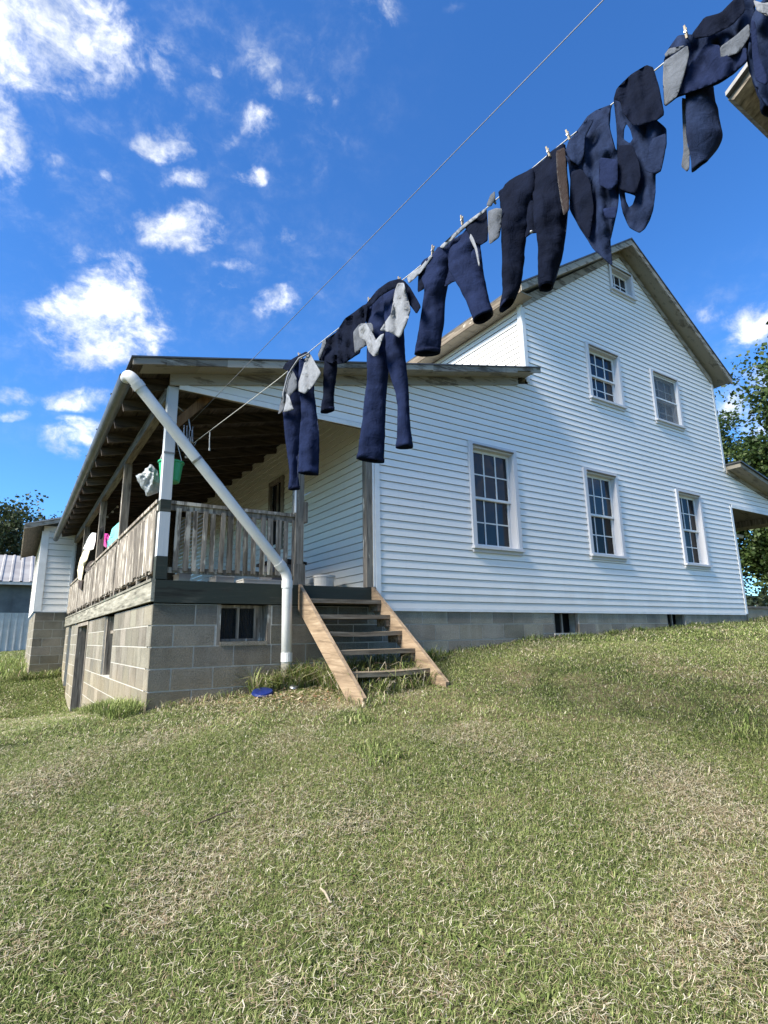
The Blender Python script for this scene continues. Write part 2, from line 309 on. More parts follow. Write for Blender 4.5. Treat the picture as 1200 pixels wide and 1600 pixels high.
# ------------------------------------------------------------------ mesh helper
class MB:
    def __init__(s): s.v = []; s.f = []; s.tone = []
    def face(s, pts, tone=1.0):
        i = len(s.v); s.v += [tuple(float(c) for c in p) for p in pts]; s.f.append(tuple(range(i, i+len(pts)))); s.tone.append(tone)
    def mesh(s, vs, fs, tone=1.0):
        i = len(s.v); s.v += [tuple(float(c) for c in p) for p in vs]
        for f in fs: s.f.append(tuple(i+k for k in f)); s.tone.append(tone)
    def box(s, x0, x1, y0, y1, z0, z1, tone=1.0, skip=''):
        v = [(x, y, z) for z in (z0, z1) for y in (y0, y1) for x in (x0, x1)]
        fs = [(0, 2, 3, 1), (4, 5, 7, 6), (0, 1, 5, 4), (2, 6, 7, 3), (0, 4, 6, 2), (1, 3, 7, 5)]
        s.mesh(v, fs, tone)
    def bar(s, a, b, wd, dp, up=(0, 0, 1), tone=1.0):
        """beam from a to b; wd across, dp along 'up'"""
        a = np.array(a, float); b = np.array(b, float); d = b-a; d /= np.linalg.norm(d)
        u = np.array(up, float); u = u-d*np.dot(u, d)
        if np.linalg.norm(u) < 1e-6: u = np.array((1., 0, 0)); u = u-d*np.dot(u, d)
        u /= np.linalg.norm(u); r = np.cross(d, u)
        v = [p+r*sx*wd/2+u*sy*dp/2 for p in (a, b) for sx, sy in ((-1, -1), (1, -1), (1, 1), (-1, 1))]
        s.mesh(v, [(3, 2, 1, 0), (4, 5, 6, 7), (0, 1, 5, 4), (1, 2, 6, 5), (2, 3, 7, 6), (3, 0, 4, 7)], tone)
    def tube(s, pts, rad, n=10, caps=True, tone=1.0):
        pts = [np.array(p, float) for p in pts]; k = len(pts)
        rads = rad if hasattr(rad, '__len__') else [rad]*k
        vs = []; ref = None
        for i, p in enumerate(pts):
            d = pts[min(i+1, k-1)]-pts[max(i-1, 0)]; d = d/(np.linalg.norm(d)+1e-9)
            if ref is None:
                ref = np.array((0, 0, 1.)) if abs(d[2]) < .9 else np.array((1., 0, 0))
            u = ref-d*np.dot(ref, d); u /= np.linalg.norm(u); ref = u; r = np.cross(d, u)
            for j in range(n):
                a = 2*math.pi*j/n; vs.append(p+rads[i]*(math.cos(a)*u+math.sin(a)*r))
        fs = [(i*n+j, i*n+(j+1) % n, (i+1)*n+(j+1) % n, (i+1)*n+j) for i in range(k-1) for j in range(n)]
        if caps: fs += [tuple(range(n-1, -1, -1)), tuple(range((k-1)*n, k*n))]
        s.mesh(vs, fs, tone)
    def prism(s, poly, axis, a, b, tone=1.0):
        """poly: 2D points in the plane without 'axis'; extruded from a to b on axis"""
        def p3(p, q):
            if axis == 'x': return (q, p[0], p[1])
            if axis == 'y': return (p[0], q, p[1])
            return (p[0], p[1], q)
        n = len(poly); v = [p3(p, a) for p in poly]+[p3(p, b) for p in poly]
        s.mesh(v, [tuple(range(n)), tuple(range(2*n-1, n-1, -1))]+[(i, i+n, (i+1) % n+n, (i+1) % n) for i in range(n)], tone)
    def lathe(s, c, prof, n=24, tone=1.0):
        vs = [(c[0]+r*math.cos(2*math.pi*j/n), c[1]+r*math.sin(2*math.pi*j/n), c[2]+z) for r, z in prof for j in range(n)]
        k = len(prof)
        s.mesh(vs, [(i*n+j, i*n+(j+1) % n, (i+1)*n+(j+1) % n, (i+1)*n+j) for i in range(k-1) for j in range(n)], tone)
    def build(s, name, mat, parent=None, origin=None, smooth=False, fixn=True):
        me = bpy.data.meshes.new(name)
        o0 = np.array(origin if origin is not None else (0, 0, 0), float)
        V = np.array(s.v, float)-o0
        me.from_pydata(V.tolist(), [], s.f); me.validate()
        if fixn:
            import bmesh
            bm = bmesh.new(); bm.from_mesh(me); bmesh.ops.recalc_face_normals(bm, faces=bm.faces); bm.to_mesh(me); bm.free()
        if len(me.polygons) == len(s.tone):
            at = me.color_attributes.new('tone', 'FLOAT_COLOR', 'CORNER')
            arr = np.ones((len(me.loops), 4), np.float32); k = 0
            for p, tn in zip(me.polygons, s.tone):
                arr[p.loop_start:p.loop_start+p.loop_total, :3] = tn
            at.data.foreach_set('color', arr.ravel())
        if smooth: me.polygons.foreach_set('use_smooth', [True]*len(me.polygons))
        me.materials.append(mat)
        o = bpy.data.objects.new(name, me); COL.objects.link(o)
        if parent is not None:
            o.parent = parent
            o.location = tuple(o0-world_loc(parent))
        else: o.location = tuple(o0)
        return o
def world_loc(o):
    p = np.array(o.location, float)
    while o.parent is not None:
        o = o.parent; p = p+np.array(o.location, float)
    return p
def tag(o, label=None, cat=None, group=None, kind=None):
    if label: o['label'] = label
    if cat: o['category'] = cat
    if group: o['group'] = group
    if kind: o['kind'] = kind
    return o
def thing(name, loc, label, cat, group=None):
    o = bpy.data.objects.new(name, None); COL.objects.link(o); o.location = loc; o.empty_display_size = .2
    return tag(o, label, cat, group)
def rects_minus(x0, x1, z0, z1, holes):
    xs = sorted({x0, x1, *[min(max(v, x0), x1) for h in holes for v in h[:2]]})
    zs = sorted({z0, z1, *[min(max(v, z0), z1) for h in holes for v in h[2:]]})
    out = []
    for i in range(len(xs)-1):
        for j in range(len(zs)-1):
            cx = (xs[i]+xs[i+1])/2; cz = (zs[j]+zs[j+1])/2
            if not any(h[0] < cx < h[1] and h[2] < cz < h[3] for h in holes): out.append((xs[i], xs[i+1], zs[j], zs[j+1]))
    return out

# ------------------------------------------------------------------ terrain
FX = [-60, -10, -3, 0, 1.2, 3, 3.6, 4.7, 6.1, 7.8, 11.4, 20, 60, 300]
FZ = [-.9, -.1, .58, .86, .97, 1.14, 1.28, 1.38, 1.44, 1.52, 1.65, 1.85, 2.0, 2.0]
LY = [0, 3.4, 5.5, 7, 8.6, 10.4, 16, 30, 60, 300]
LZ = [.86, .55, .28, .10, .30, .72, .92, 1.1, 1.5, 2.0]
def ground_np(x, y):
    x = np.asarray(x, float); y = np.asarray(y, float)
    fac = np.interp(x, FX, FZ)
    front = fac+np.interp(y, [-400, -30, -9, -5.74, -4, -2.6, -1.5, -.6, 0], [-8, -2.4, -1.28, -.80, -.50, -.235, -.085, -.02, 0])
    lft = np.interp(y, LY, LZ)+.05*np.clip(x, -30, 0)
    t = np.clip((x-.5)/7.5, 0, 1); wt = t*t*(3-2*t)
    back = (1-wt)*lft+wt*(fac+.012*np.clip(y, 0, 60))
    b0 = (1-wt)*(LZ[0]+.05*np.clip(x, -30, 0))+wt*fac
    back = back+(fac-b0)*np.exp(-np.clip(y, 0, None)/1.2)
    z = np.where(y < 0, front, back)
    return z+.012*np.sin(x*2.1+y*1.3)*np.cos(y*1.7-x*.6)+.006*np.sin(x*5.3-y*4.1)
def gz(x, y): return float(ground_np(x, y))
def axis_pts(lo, hi, core0, core1, st):
    p = list(np.arange(core0, core1+1e-6, st)); s = st; v = core0
    while v > lo: s *= 1.22; v -= s; p.insert(0, v)
    s = st; v = core1
    while v < hi: s *= 1.22; v += s; p.append(v)
    return np.array(p)
gxs = axis_pts(-900, 900, -4, 14, .12); gys = axis_pts(-400, 1200, -6, 12, .12)
GX, GY = np.meshgrid(gxs, gys); GZ = ground_np(GX, GY)
nx, ny = len(gxs), len(gys)
me = bpy.data.meshes.new('ground')
verts = np.stack([GX.ravel(), GY.ravel(), GZ.ravel()], 1)
idx = np.arange(nx*ny).reshape(ny, nx)
quads = np.stack([idx[:-1, :-1].ravel(), idx[:-1, 1:].ravel(), idx[1:, 1:].ravel(), idx[1:, :-1].ravel()], 1)
me.from_pydata(verts.tolist(), [], quads.tolist()); me.polygons.foreach_set('use_smooth', [True]*len(me.polygons))
me.materials.append(M['ground']); go = bpy.data.objects.new('ground', me); COL.objects.link(go); go['kind'] = 'structure'

# ------------------------------------------------------------------ the farmhouse
H = thing('farmhouse', (5.5, 4, 1.2), 'white two storey farmhouse with horizontal siding, grey block base and long side porch', 'house')
DECK = 2.07
def roofz(x): return 4.18+.2435*(x+.36)          # top of the porch roof
def mainz(x): return 9.2-.66*abs(x-8.47)          # top of the main roof
WIN = [(4.09, 5.04, 2.64, 4.22), (6.62, 7.54, 2.69, 4.21), (9.38, 10.26, 2.69, 4.19), (7.03, 8.02, 5.52, 6.64), (9.03, 10.01, 5.51, 6.63), (8.03, 8.81, 8.03, 8.65)]
HOLES = [(a+.07, b-.07, c+.05, d-.07) for a, b, c, d in WIN]
# --- gable siding: real lapped courses
CH = .1
def bounds(z):
    out = []
    zl = 4.10+.244*0
    if z < 4.10: lo, hi = 2.52, 11.49
    else:
        lo = max(0.02, (z-4.10)/.244)
        if lo > 5.45: lo = 5.45
        hi = 11.49
        if z < 4.84: hi = min(14.6, 11.49+(4.84-z)/.214)
        if z > 6.95:
            lo = 8.45-(9.05-z)/.683; hi = 8.45+(9.05-z)/.683
    return lo, hi
SLOT = .008
def lap(z, z0):
    return .010 if z > z0+CH-SLOT+2e-6 else -.004-.014*(1-(z-z0)/CH)
sb = MB(); z = 1.83
while z < 9.04:
    z1 = min(z+CH, 9.045)
    cuts = sorted({z, z1, *[v for h in HOLES for v in h[2:] if z < v < z1], *([z+CH-SLOT] if z+CH-SLOT < z1 else []), *([4.10] if z < 4.10 < z1 else []), *([6.95] if z < 6.95 < z1 else [])})
    tn = 1.0+random.uniform(-.025, .02)
    for a, b in zip(cuts[:-1], cuts[1:]):
        e = 1e-5
        la, ha = bounds(a+e); lb, hb = bounds(b-e)
        segs = [(la, ha, lb, hb)]
        for h in HOLES:
            if h[2] < (a+b)/2 < h[3]:
                new = []
                for (p, q, r, s_) in segs:
                    if h[0] > p and h[1] < q: new += [(p, h[0], r, h[0]), (h[1], q, h[1], s_)]
                    else: new.append((p, q, r, s_))
                segs = new
        for (p, q, r, s_) in segs:
            ya, yb = lap(a+1e-5, z), lap(b-1e-5, z)
            if a > z+CH-SLOT-1e-6: ya = yb = .010
            # panels butt every 3.7 m or so, staggered
            sb.face([(p, ya, a), (q, ya, a), (s_, yb, b), (r, yb, b)], tn)
            if a == z: sb.face([(p, .0, a), (q, .0, a), (q, ya, a), (p, ya, a)], .95)
    z = z1
gab = sb.build('gable_siding', M['siding'], H, fixn=False)
def side_siding(name, x, y0, y1, z0, z1, holes=(), flip=-1, parent=H, mat='siding'):
    SLOT = .012 if mat == 'siding' else .006
    s_ = MB(); z = z0
    while z < z1-1e-4:
        zt = min(z+CH, z1); cuts = sorted({z, zt, *([z+CH-SLOT] if z+CH-SLOT < zt else []), *[v for h in holes for v in h[2:] if z < v < zt]})
        tn = 1+random.uniform(-.03, .02)
        for a, b in zip(cuts[:-1], cuts[1:]):
            segs = [(y0, y1)]
            for h in holes:
                if h[2] < (a+b)/2 < h[3]: segs = [q for p, r in segs for q in ((p, h[0]), (h[1], r)) if q[1] > q[0]+1e-4]
            xa = x+flip*(.004+.014*(1-(a-z)/CH)); xb = x+flip*(.004+.014*(1-(b-z)/CH))
            if a > z+CH-SLOT-1e-6: xa = xb = x-flip*.012
            for p, q in segs:
                s_.face([(xa, p, a), (xa, q, a), (xb, q, b), (xb, p, b)], tn)
                if a == z: s_.face([(x, p, a), (x, q, a), (xa, q, a), (xa, p, a)], .95)
        z = zt
    return s_.build(name, M[mat], parent, fixn=False)
# porch-side wall of the low wing, with a window; upper wall of the tall block; far walls
side_siding('porch_wall_siding', 2.5, .02, 10.4, DECK, 4.80, [(2.87, 3.37, 3.05, 4.12)], mat='cream_siding')
side_siding('upper_side_siding', 5.45, .02, 8.0, 5.35, 6.92)
side_siding('rear_side_siding', 11.49, .02, 8.0, 1.83, 6.95, flip=1)
bk = MB(); bk.prism([(2.6, 1.83), (11.4, 1.83), (11.4, 6.9), (8.45, 9.0), (5.5, 6.9), (5.5, 5.3), (2.6, 4.7)], 'y', 7.9, 8.0)
bk.build('rear_wall', M['siding'], H)
# corner boards, starter strip, frieze boards
def each(name, mat, boxes, parent=H):
    for b_ in boxes:
        q = MB(); q.box(*b_); q.build(name, mat, parent)
class _B:
    def __init__(s): s.b = []
    def box(s, *a): s.b.append(a)
t = _B()
t.box(2.505, 2.575, -.026, -.0165, 1.83, 4.09); t.box(2.474, 2.4995, -.02, .055, 2.08, 4.09)
t.box(11.44, 11.512, -.026, -.0165, 1.815, 4.08); t.box(11.513, 11.53, -.02, .06, 1.83, 4.08)
t.box(11.44, 11.515, -.026, -.0165, 4.86, 6.9)
t.box(5.42, 5.5, -.026, -.0165, 5.46, 6.9); t.box(5.405, 5.4185, -.02, .06, 5.5, 6.86)
each('corner_board', M['white'], t.b)
t = MB(); t.box(2.576, 11.439, -.022, -.0015, 1.795, 1.829); t.build('starter_strip', M['white'], H)
each('opening_trim', M['white'], [(.1, 2.50, -.03, -.0165, 4.06, 4.12), (11.515, 14.6, -.03, -.0165, 4.05, 4.12)])
t = MB()
t.prism([(0.0, 4.075), (5.2, 4.075+.244*5.2), (5.2, 4.075+.244*5.2+.17), (0.0, 4.245)], 'y', -.045, -.0165)
t.build('frieze_board', M['peelx'], H)
t = MB()
t.prism([(8.45, 8.93), (11.47, 6.87), (11.47, 7.0), (8.45, 9.05)], 'y', -.042, -.0175)
t.prism([(8.45, 8.93), (8.45, 9.05), (5.46, 7.0), (5.46, 6.80)], 'y', -.042, -.0175)
t.build('gable_frieze', M['peelx'], H)
# --- main roof
def slab(a, b, y0, y1, th, tone=1.0, mb=None):
    (xa, za), (xb, zb) = a, b
    mb.prism([(xa, za), (xb, zb), (xb, zb-th), (xa, za-th)], 'y', y0, y1, tone)
t = MB()
slab((8.47, 9.2), (11.80, mainz(11.80)), -.33, 8.3, .028, 1, t); slab((5.12, mainz(5.12)), (8.47, 9.2), -.33, 8.3, .028, 1, t)
rf = t.build('roof', M['metalroof'], H)
t = MB()
slab((8.47, 9.168), (11.77, mainz(11.77)-.032), -.28, 8.25, .10, 1, t); slab((5.15, mainz(5.15)-.032), (8.47, 9.168), -.28, 8.25, .10, 1, t)
t.build('soffit', M['soffit'], rf)
t = MB()
slab((8.47, 9.165), (11.785, mainz(11.785)-.035), -.315, -.2835, .125, 1, t); slab((5.135, mainz(5.135)-.035), (8.47, 9.165), -.315, -.2835, .125, 1, t)
t.build('barge_board', M['peelx'], rf)
t = MB(); t.box(5.122, 5.146, -.30, 8.2, mainz(5.12)-.17, mainz(5.12)-.03); t.build('fascia', mat_wood('weathered_eave_board', 'y', (.07, .06, .05), (.17, .15, .13), (.26, .235, .21), (.5, .49, .47), .18), rf)
t = MB(); t.box(5.15, 5.44, -.27, 8.2, mainz(5.15)-.165, mainz(5.15)-.145); t.build('eave_soffit', M['soffit'], rf)
# --- porch roof
t = MB(); slab((-.42, roofz(-.42)), (5.43, roofz(5.43)), -.33, 10.3, .016, 1, t)
pr = t.build('porch_roof', M['metalroof'], H)
t = MB(); x = -.38; k = 0
while x < 5.35:
    wdt = random.uniform(.12, .16); x2 = min(x+wdt, 5.41); y0 = -.29+random.uniform(-.02, .03)
    slab((x, roofz(x)-.02), (x2-.008, roofz(x2-.008)-.02), y0, 10.25, .024, random.uniform(.75, 1.25), t); x = x2
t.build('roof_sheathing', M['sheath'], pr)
t = MB()                                            # rough rake board, broken here and there
xx = -.40
while xx < 5.40:
    x2 = min(xx+random.uniform(.25, .7), 5.43); hh = random.uniform(.05, .085)
    slab((xx, roofz(xx)-.018), (x2, roofz(x2)-.018), -.318+random.uniform(0, .006), -.295, hh, random.uniform(.6, 1.1), t); xx = x2
t.build('rake_board', M['peelx'], pr)
yy = .16
while yy < 10.2:
    t = MB(); a = (-.33, yy, roofz(-.33)-.115); b = (2.50, yy, roofz(2.50)-.115)
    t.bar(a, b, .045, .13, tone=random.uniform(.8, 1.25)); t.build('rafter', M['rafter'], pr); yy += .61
t = MB(); slab((.25, roofz(.25)-.05), (5.38, roofz(5.38)-.05), -.27, -.05, .02, 1, t); slab((-.30, roofz(-.30)-.05), (.248, roofz(.248)-.05), -.27, -.05, .02, .85, t)
t.build('rake_soffit', M['soffit'], pr)
t = MB(); t.bar((.03, .1, 4.02), (.03, 10.35, 4.02), .09, .14); t.build('porch_beam', M['grey_y'], H)
t = MB(); t.box(.10, 2.47, .03, .11, 4.10, 4.22); t.build('gable_beam', M['grey_x'], H)
t = MB(); t.bar((.11, .16, 3.72), (.50, .16, 4.18), .04, .09, up=(0, 0, 1)); t.build('brace', M['newwood'], H)
# gutter and downspout
t = MB(); n = 14; P = [(-.435, -.20, 3.985), (-.435, 4.9, 3.99), (-.435, 10.2, 4.0)]
vs = []; rr = .062
for p in P:
    for j in range(n+1):
        a = math.pi*(.86+1.10*j/n); vs.append((p[0]+rr*math.cos(a), p[1], p[2]+rr*math.sin(a)*1.15))
fs = [(i*(n+1)+j, i*(n+1)+j+1, (i+1)*(n+1)+j+1, (i+1)*(n+1)+j) for i in range(2) for j in range(n)]
fs += [tuple(range(n+1)), tuple(range(2*(n+1), 3*(n+1)))]
t.mesh(vs, fs)
for y in np.arange(.4, 10, 1.2): t.box(-.497, -.36, y, y+.02, 4.03, 4.045)
gt = t.build('gutter', M['gutter'], pr)
mod = gt.modifiers.new('thick', 'SOLIDIFY'); mod.thickness = .004
def arc(pts, r, n=6):
    out = [np.array(pts[0], float)]
    for i in range(1, len(pts)-1):
        p = np.array(pts[i], float); a = np.array(pts[i-1], float)-p; b = np.array(pts[i+1], float)-p
        a /= np.linalg.norm(a); b /= np.linalg.norm(b)
        for k in range(n+1):
            u = k/n; out.append((1-u)**2*(p+a*r)+2*u*(1-u)*p+u*u*(p+b*r))
    out.append(np.array(pts[-1], float)); return out
bend = on_y(449, 897, -.13); pbot = on_y(447, 1066, -.13); ptop = np.array((-.43, -.34, 3.965))
gb = gz(pbot[0], pbot[1])
t = MB()
t.tube(arc([(-.435, -.17, 3.975), (-.43, -.34, 3.965), tuple(bend), (pbot[0], -.13, gb-.05)], .085), .054, 18)
dsp = t.build('downspout', M['pvc'], pr, smooth=True)
dd = bend-ptop; dd /= np.linalg.norm(dd)
for (pa, pb_, r_) in ((ptop+dd*.10, ptop+dd*.16, .061), (bend-dd*.16, bend-dd*.09, .060), (bend+np.array((0, 0, -.07)), bend+np.array((0, 0, -.15)), .060), ((pbot[0], -.13, gb+.27), (pbot[0], -.13, gb+.36), .060)):
    t = MB(); t.tube([pa, pb_], r_, 18); t.build('pipe_collar', M['pvc'], dsp)
t = MB(); t.tube([(pbot[0], -.13, gb-.05), (pbot[0], -.13, gb+.255)], .0565, 18); t.build('pipe_foot', M['green_y'], dsp)
sp_ = ptop+dd*(1.0); t = MB(); t.tube([sp_-dd*.012, sp_+dd*.012], .058, 18); t.bar(sp_+np.array((-.1, .07, .03)), sp_+np.array((.06, .07, .06)), .01, .02); t.build('pipe_strap', M['steel'], dsp)
# --- posts
t = MB()
for k in range(17): t.box(.05+k*.144, .05+k*.144+.138, 10.30, 10.33, DECK, 4.75, random.uniform(.7, 1.2))
t.build('dark_end_boards', M['sheath'], H)  # dark boards added so the far end of the porch reads dark
t = MB(); t.box(0.0, .1, .0, .1, 2.871, 4.09); t.box(0.0, .1, .0, .1, 2.301, 2.744); t.box(-.003, .103, -.004, .02, 3.35, 3.37, .4); t.build('porch_post', M['post_paint'], H)['label'] = 'white painted corner post with green bands'
t = MB(); t.box(.0, .1, .0, .1, 2.745, 2.87); t.build('post_band', M['green_x'], H)
t = MB(); t.box(-.004, .104, -.004, .104, 2.075, 2.30); t.build('post_foot', M['green_x'], H)
for y in (2.6, 5.15, 7.85):
    t = MB(); t.box(-.01, .09, y, y+.1, DECK, 3.95, random.uniform(.85, 1.1)); t.build('porch_post', M['grey_z'], H)
t = MB(); t.box(1.455, 1.555, .0, .1, DECK+.002, 4.10); t.box(1.556, 1.60, -.01, .08, 2.78, 3.02, .8); t.box(1.44, 1.575, -.012, -.002, 2.05, 2.3, .9); t.build('porch_post', M['grey_z'], H)
t = MB(); t.box(2.385, 2.473, -.012, .08, DECK+.002, 4.06); t.build('porch_post', M['grey_z'], H)
t = MB(); t.tube([(1.44, -.02, 2.88), (1.44, -.02, 3.55)], .012, 8); t.build('white_rod', M['pvc'], H)
# --- railings
t = MB()
t.box(.1, 1.455, .01, .09, 2.835, 2.87); t.box(.1, 1.455, .03, .068, 2.775, 2.834, .9); t.box(.1, 1.455, .035, .07, 2.145, 2.20, .85)
x = .155
while x < 1.43:
    w_ = random.uniform(.043, .056); tl = random.uniform(-.012, .012); zz = random.uniform(2.755, 2.80)
    y_ = .012; tn = random.uniform(.6, 1.35)
    v = [(x, y_, 2.165), (x+w_, y_, 2.165), (x+w_+tl, y_, zz), (x+tl, y_, zz)]
    t.mesh([*v, *[(a, b+.02, c) for a, b, c in v]], [(3, 2, 1, 0), (4, 5, 6, 7), (0, 1, 5, 4), (1, 2, 6, 5), (2, 3, 7, 6), (3, 0, 4, 7)], tn)
    x += random.uniform(.085, .10)
t.build('front_railing', M['picket'], H)
t = MB()
for a, b in ((.1, 2.6), (2.7, 5.15), (5.25, 7.85), (7.95, 10.35)):
    t.box(-.02, .075, a, b, 2.85, 2.885); t.box(.0, .04, a, b, 2.78, 2.849, .9); t.box(.0, .045, a, b, 2.15, 2.20, .85)
    y = a+.01
    while y < b-.03:
        w_ = random.uniform(.075, .1); y2 = min(y+w_, b-.005)
        t.box(-.018, -.001, y, y2-random.uniform(.002, .012), random.uniform(2.15, 2.19), random.uniform(2.76, 2.79), random.uniform(.75, 1.25)); y = y2
    for yy in np.arange(a+.3, b, .6): t.box(.0, .04, yy, yy+.05, DECK, 2.149)
t.build('side_railing', M['picket'], H)
# --- deck, rim boards
t = MB(); x = .02
while x < 2.47:
    t.box(x, min(x+.132, 2.49), .03, 10.38, 2.03, DECK, random.uniform(.8, 1.2)); x += .138
dk = t.build('porch_deck', M['deck'], H)
t = MB(); t.box(.0, 2.5, -.03, .025, 1.85, 2.065); t.build('rim_board', M['green_x'], dk)
t = MB()
ys = [-.03, 2.45, 5.0, 7.4, 10.38]
for a, b in zip(ys[:-1], ys[1:]): t.box(-.035, -.002, a, b-.004, 1.86, 2.05, random.uniform(.85, 1.1))
t.box(-.045, -.001, -.03, 10.38, 2.051, 2.075, .8)
t.build('rim_board', M['green_y'], dk)
t = MB()
for yy in np.arange(.6, 10.3, .6): t.box(.2, 2.5, yy, yy+.045, 1.86, 2.028)
t.build('joist', M['rafter'], dk)
# --- block foundation with real joints
def block_wall(mb_b, mb_m, horiz, c0, c1, zt, zb, holes, plane, inset=.012):
    """horiz 'x': wall in the plane y=plane facing -y ; 'y': in x=plane facing -x"""
    z = zt; row = 0
    def put(mb, a, b, lo, hi, d0, d1, tn):
        if horiz == 'x': mb.box(a, b, plane+d0, plane+d1, lo, hi, tn)
        else: mb.box(plane+d0, plane+d1, a, b, lo, hi, tn)
    for (a, b, lo, hi) in rects_minus(c0+inset, c1-.012, zb, zt, holes): put(mb_m, a, b, lo, hi, .004, .19, 1)
    while z > zb:
        z0 = z-.2032; u = c0-(.2 if row % 2 else 0.0)
        while u < c1:
            a, b = max(u, c0), min(u+.4, c1); u += .4
            for (p, q, lo, hi) in rects_minus(a, b, z0, z, [h for h in holes if h[0] < b-.01 and h[1] > a+.01 and h[2] < z-.01 and h[3] > z0+.01]):
                if q-p < .03 or hi-lo < .03: continue
                tn = random.uniform(.76, 1.16)*(1.36 if horiz == 'x' and c1 > 5 and a > 2.3 else (.90 if horiz == 'x' else 1.12)); tn = (tn*random.uniform(.98, 1.03), tn, tn*random.uniform(.95, 1.02))  # lit side walls lightened and shaded front darkened in tone; right run cleaner block
                ea = 0 if p == c0 else .006
                put(mb_b, p+ea, q-.006, lo+.006, hi-.006, 0, .05, tn)
        z = z0; row += 1
FH = [(.62, 1.19, 1.4336, 1.85), (5.64, 6.21, 1.5, 1.84), (8.61, 9.2, 1.545, 1.84)]
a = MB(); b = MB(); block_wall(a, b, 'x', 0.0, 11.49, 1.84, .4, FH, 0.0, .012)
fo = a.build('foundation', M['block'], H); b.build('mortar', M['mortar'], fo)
LH = [(2.46, 3.36, 1.03, 1.85), (5.40, 7.2, -.5, 1.85), (8.75, 9.5, .2, 1.85)]
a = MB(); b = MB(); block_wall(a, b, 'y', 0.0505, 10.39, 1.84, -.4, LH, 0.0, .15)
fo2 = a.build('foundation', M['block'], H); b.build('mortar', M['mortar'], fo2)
t = MB(); t.box(11.3, 11.48, .2, 8, .6, 1.82); t.box(.2, 11.3, 7.9, 8.05, -.2, 1.82); t.box(.2, 2.5, 10.2, 10.38, -.2, 1.82); t.build('rear_foundation', M['mortar'], H)
t = MB(); t.box(2.52, 11.4, .2, 7.88, 1.80, 1.9); t.build('subfloor', M['rafter'], H)
# basement window at the front
def clear_mat():
    m, t, b = new_mat('clear_old_glass'); v = ocoord(t)
    t.set(b.inputs['Base Color'], t.mix(t.noise(v, 5, 4), c4((.01, .012, .014)), c4((.03, .033, .035)))); b.inputs['Roughness'].default_value = .08; b.inputs['Alpha'].default_value = .55
    return m
CLEAR = clear_mat()
x0, x1, z0, z1 = .62, 1.19, 1.4336, 1.845
t = MB(); t.box(x0+.036, x1-.036, -.012, .12, z0, z0+.038); bw = t.build('basement_window', M['block'], H)
for bx_ in ((x0, x0+.035, .005, .16, z0, z1), (x1-.035, x1, .005, .16, z0, z1)):
    t = MB(); t.box(*bx_); t.build('jamb', M['grey_z'], bw)
t = MB()
fx0, fx1 = x0+.036, 1.06
t.box(fx0, fx1, .09, .12, z1-.035, z1-.004); t.box(fx0, fx1, .09, .12, z0+.04, z0+.065); t.box(fx0, fx0+.02, .09, .12, z0+.066, z1-.036); t.box(fx1-.022, fx1, .09, .12, z0+.066, z1-.036)
t.box((fx0+fx1)/2-.014, (fx0+fx1)/2+.014, .08, .11, z0+.066, z1-.036)
t.build('window_frame', M['grey_z'], bw)
t = MB(); t.box(fx0+.0, fx1, .115, .119, z0+.05, z1-.01); t.build('pane', CLEAR, bw)
t = MB()
for q in range(44):
    xa = fx0+.01+(fx1-fx0-.02)*q/44; xb = fx0+.01+(fx1-fx0-.02)*(q+1)/44
    if abs((xa+xb)/2-(fx0+fx1)/2) < .03: continue
    t.face([(xa, .17+.012*math.sin(q*1.9), z0+.05), (xb, .17+.012*math.sin(q*1.9+1.9), z0+.05), (xb, .17+.012*math.sin(q*1.9+1.9), z1-.005), (xa, .17+.012*math.sin(q*1.9), z1-.005)])
t.build('curtain', M['lining'], bw, fixn=False)
t = MB(); t.box(fx1, x1-.036, .11, .15, z0+.04, z1-.004); t.build('filler_board', M['grey_z'], bw)
# vents: black sheet for the unlit space behind, with an old board frame
for (x0, x1, z0, z1) in FH[1:]:
    t = MB(); t.box(x0, x1, .2, .21, z0-.1, z1); v_ = t.build('crawl_vent', M['black'], H)
    for bx_ in ((x0, x0+.04, .02, .06, z0, z1), (x0+.22, x0+.25, .05, .08, z0, z1), (x1-.04, x1, .03, .06, z0, z1)):
        t = MB(); t.box(*bx_); t.build('vent_board', M['grey_z'], v_)
    t = MB(); t.box(x0-.02, x1+.02, -.02, .15, z0-.035, z0-.002); t.build('sill', M['mortar'], v_)
# left openings
t = MB(); t.box(.17, .2, 5.5, 7.1, -.2, 1.80); 
for y in np.arange(5.55, 7.05, .14): t.box(.155, .169, y, y+.128, -.15, 1.80, random.uniform(.8, 1.2))
d_ = t.build('basement_door', mat_wood('dark_door_planks', 'z', (.015, .013, .012), (.04, .035, .03), (.07, .062, .055)), H)
t = MB(); t.box(.16, .19, 8.8, 9.45, .3, 1.8); t.build('basement_door', bpy.data.materials['dark_door_planks'], H)
t = MB(); t.box(-.012, .15, 5.40, 5.47, -.1, 1.84); t.box(-.012, .15, 7.13, 7.2, -.1, 1.84); t.box(-.012, .15, 5.472, 7.128, 1.78, 1.84); t.build('door_frame', M['grey_z'], d_)
t = MB(); t.box(.16, .17, 2.46, 3.36, 1.03, 1.84); bw2 = t.build('basement_window', M['black'], H)  # black sheet stands for the unlit room behind the opening
for bx_ in ((.03, .15, 2.46, 2.52, 1.03, 1.84), (.03, .15, 3.30, 3.36, 1.03, 1.84), (.08, .10, 2.522, 3.298, 1.6, 1.64)):
    t = MB(); t.box(*bx_); t.build('window_frame', M['grey_z'], bw2)
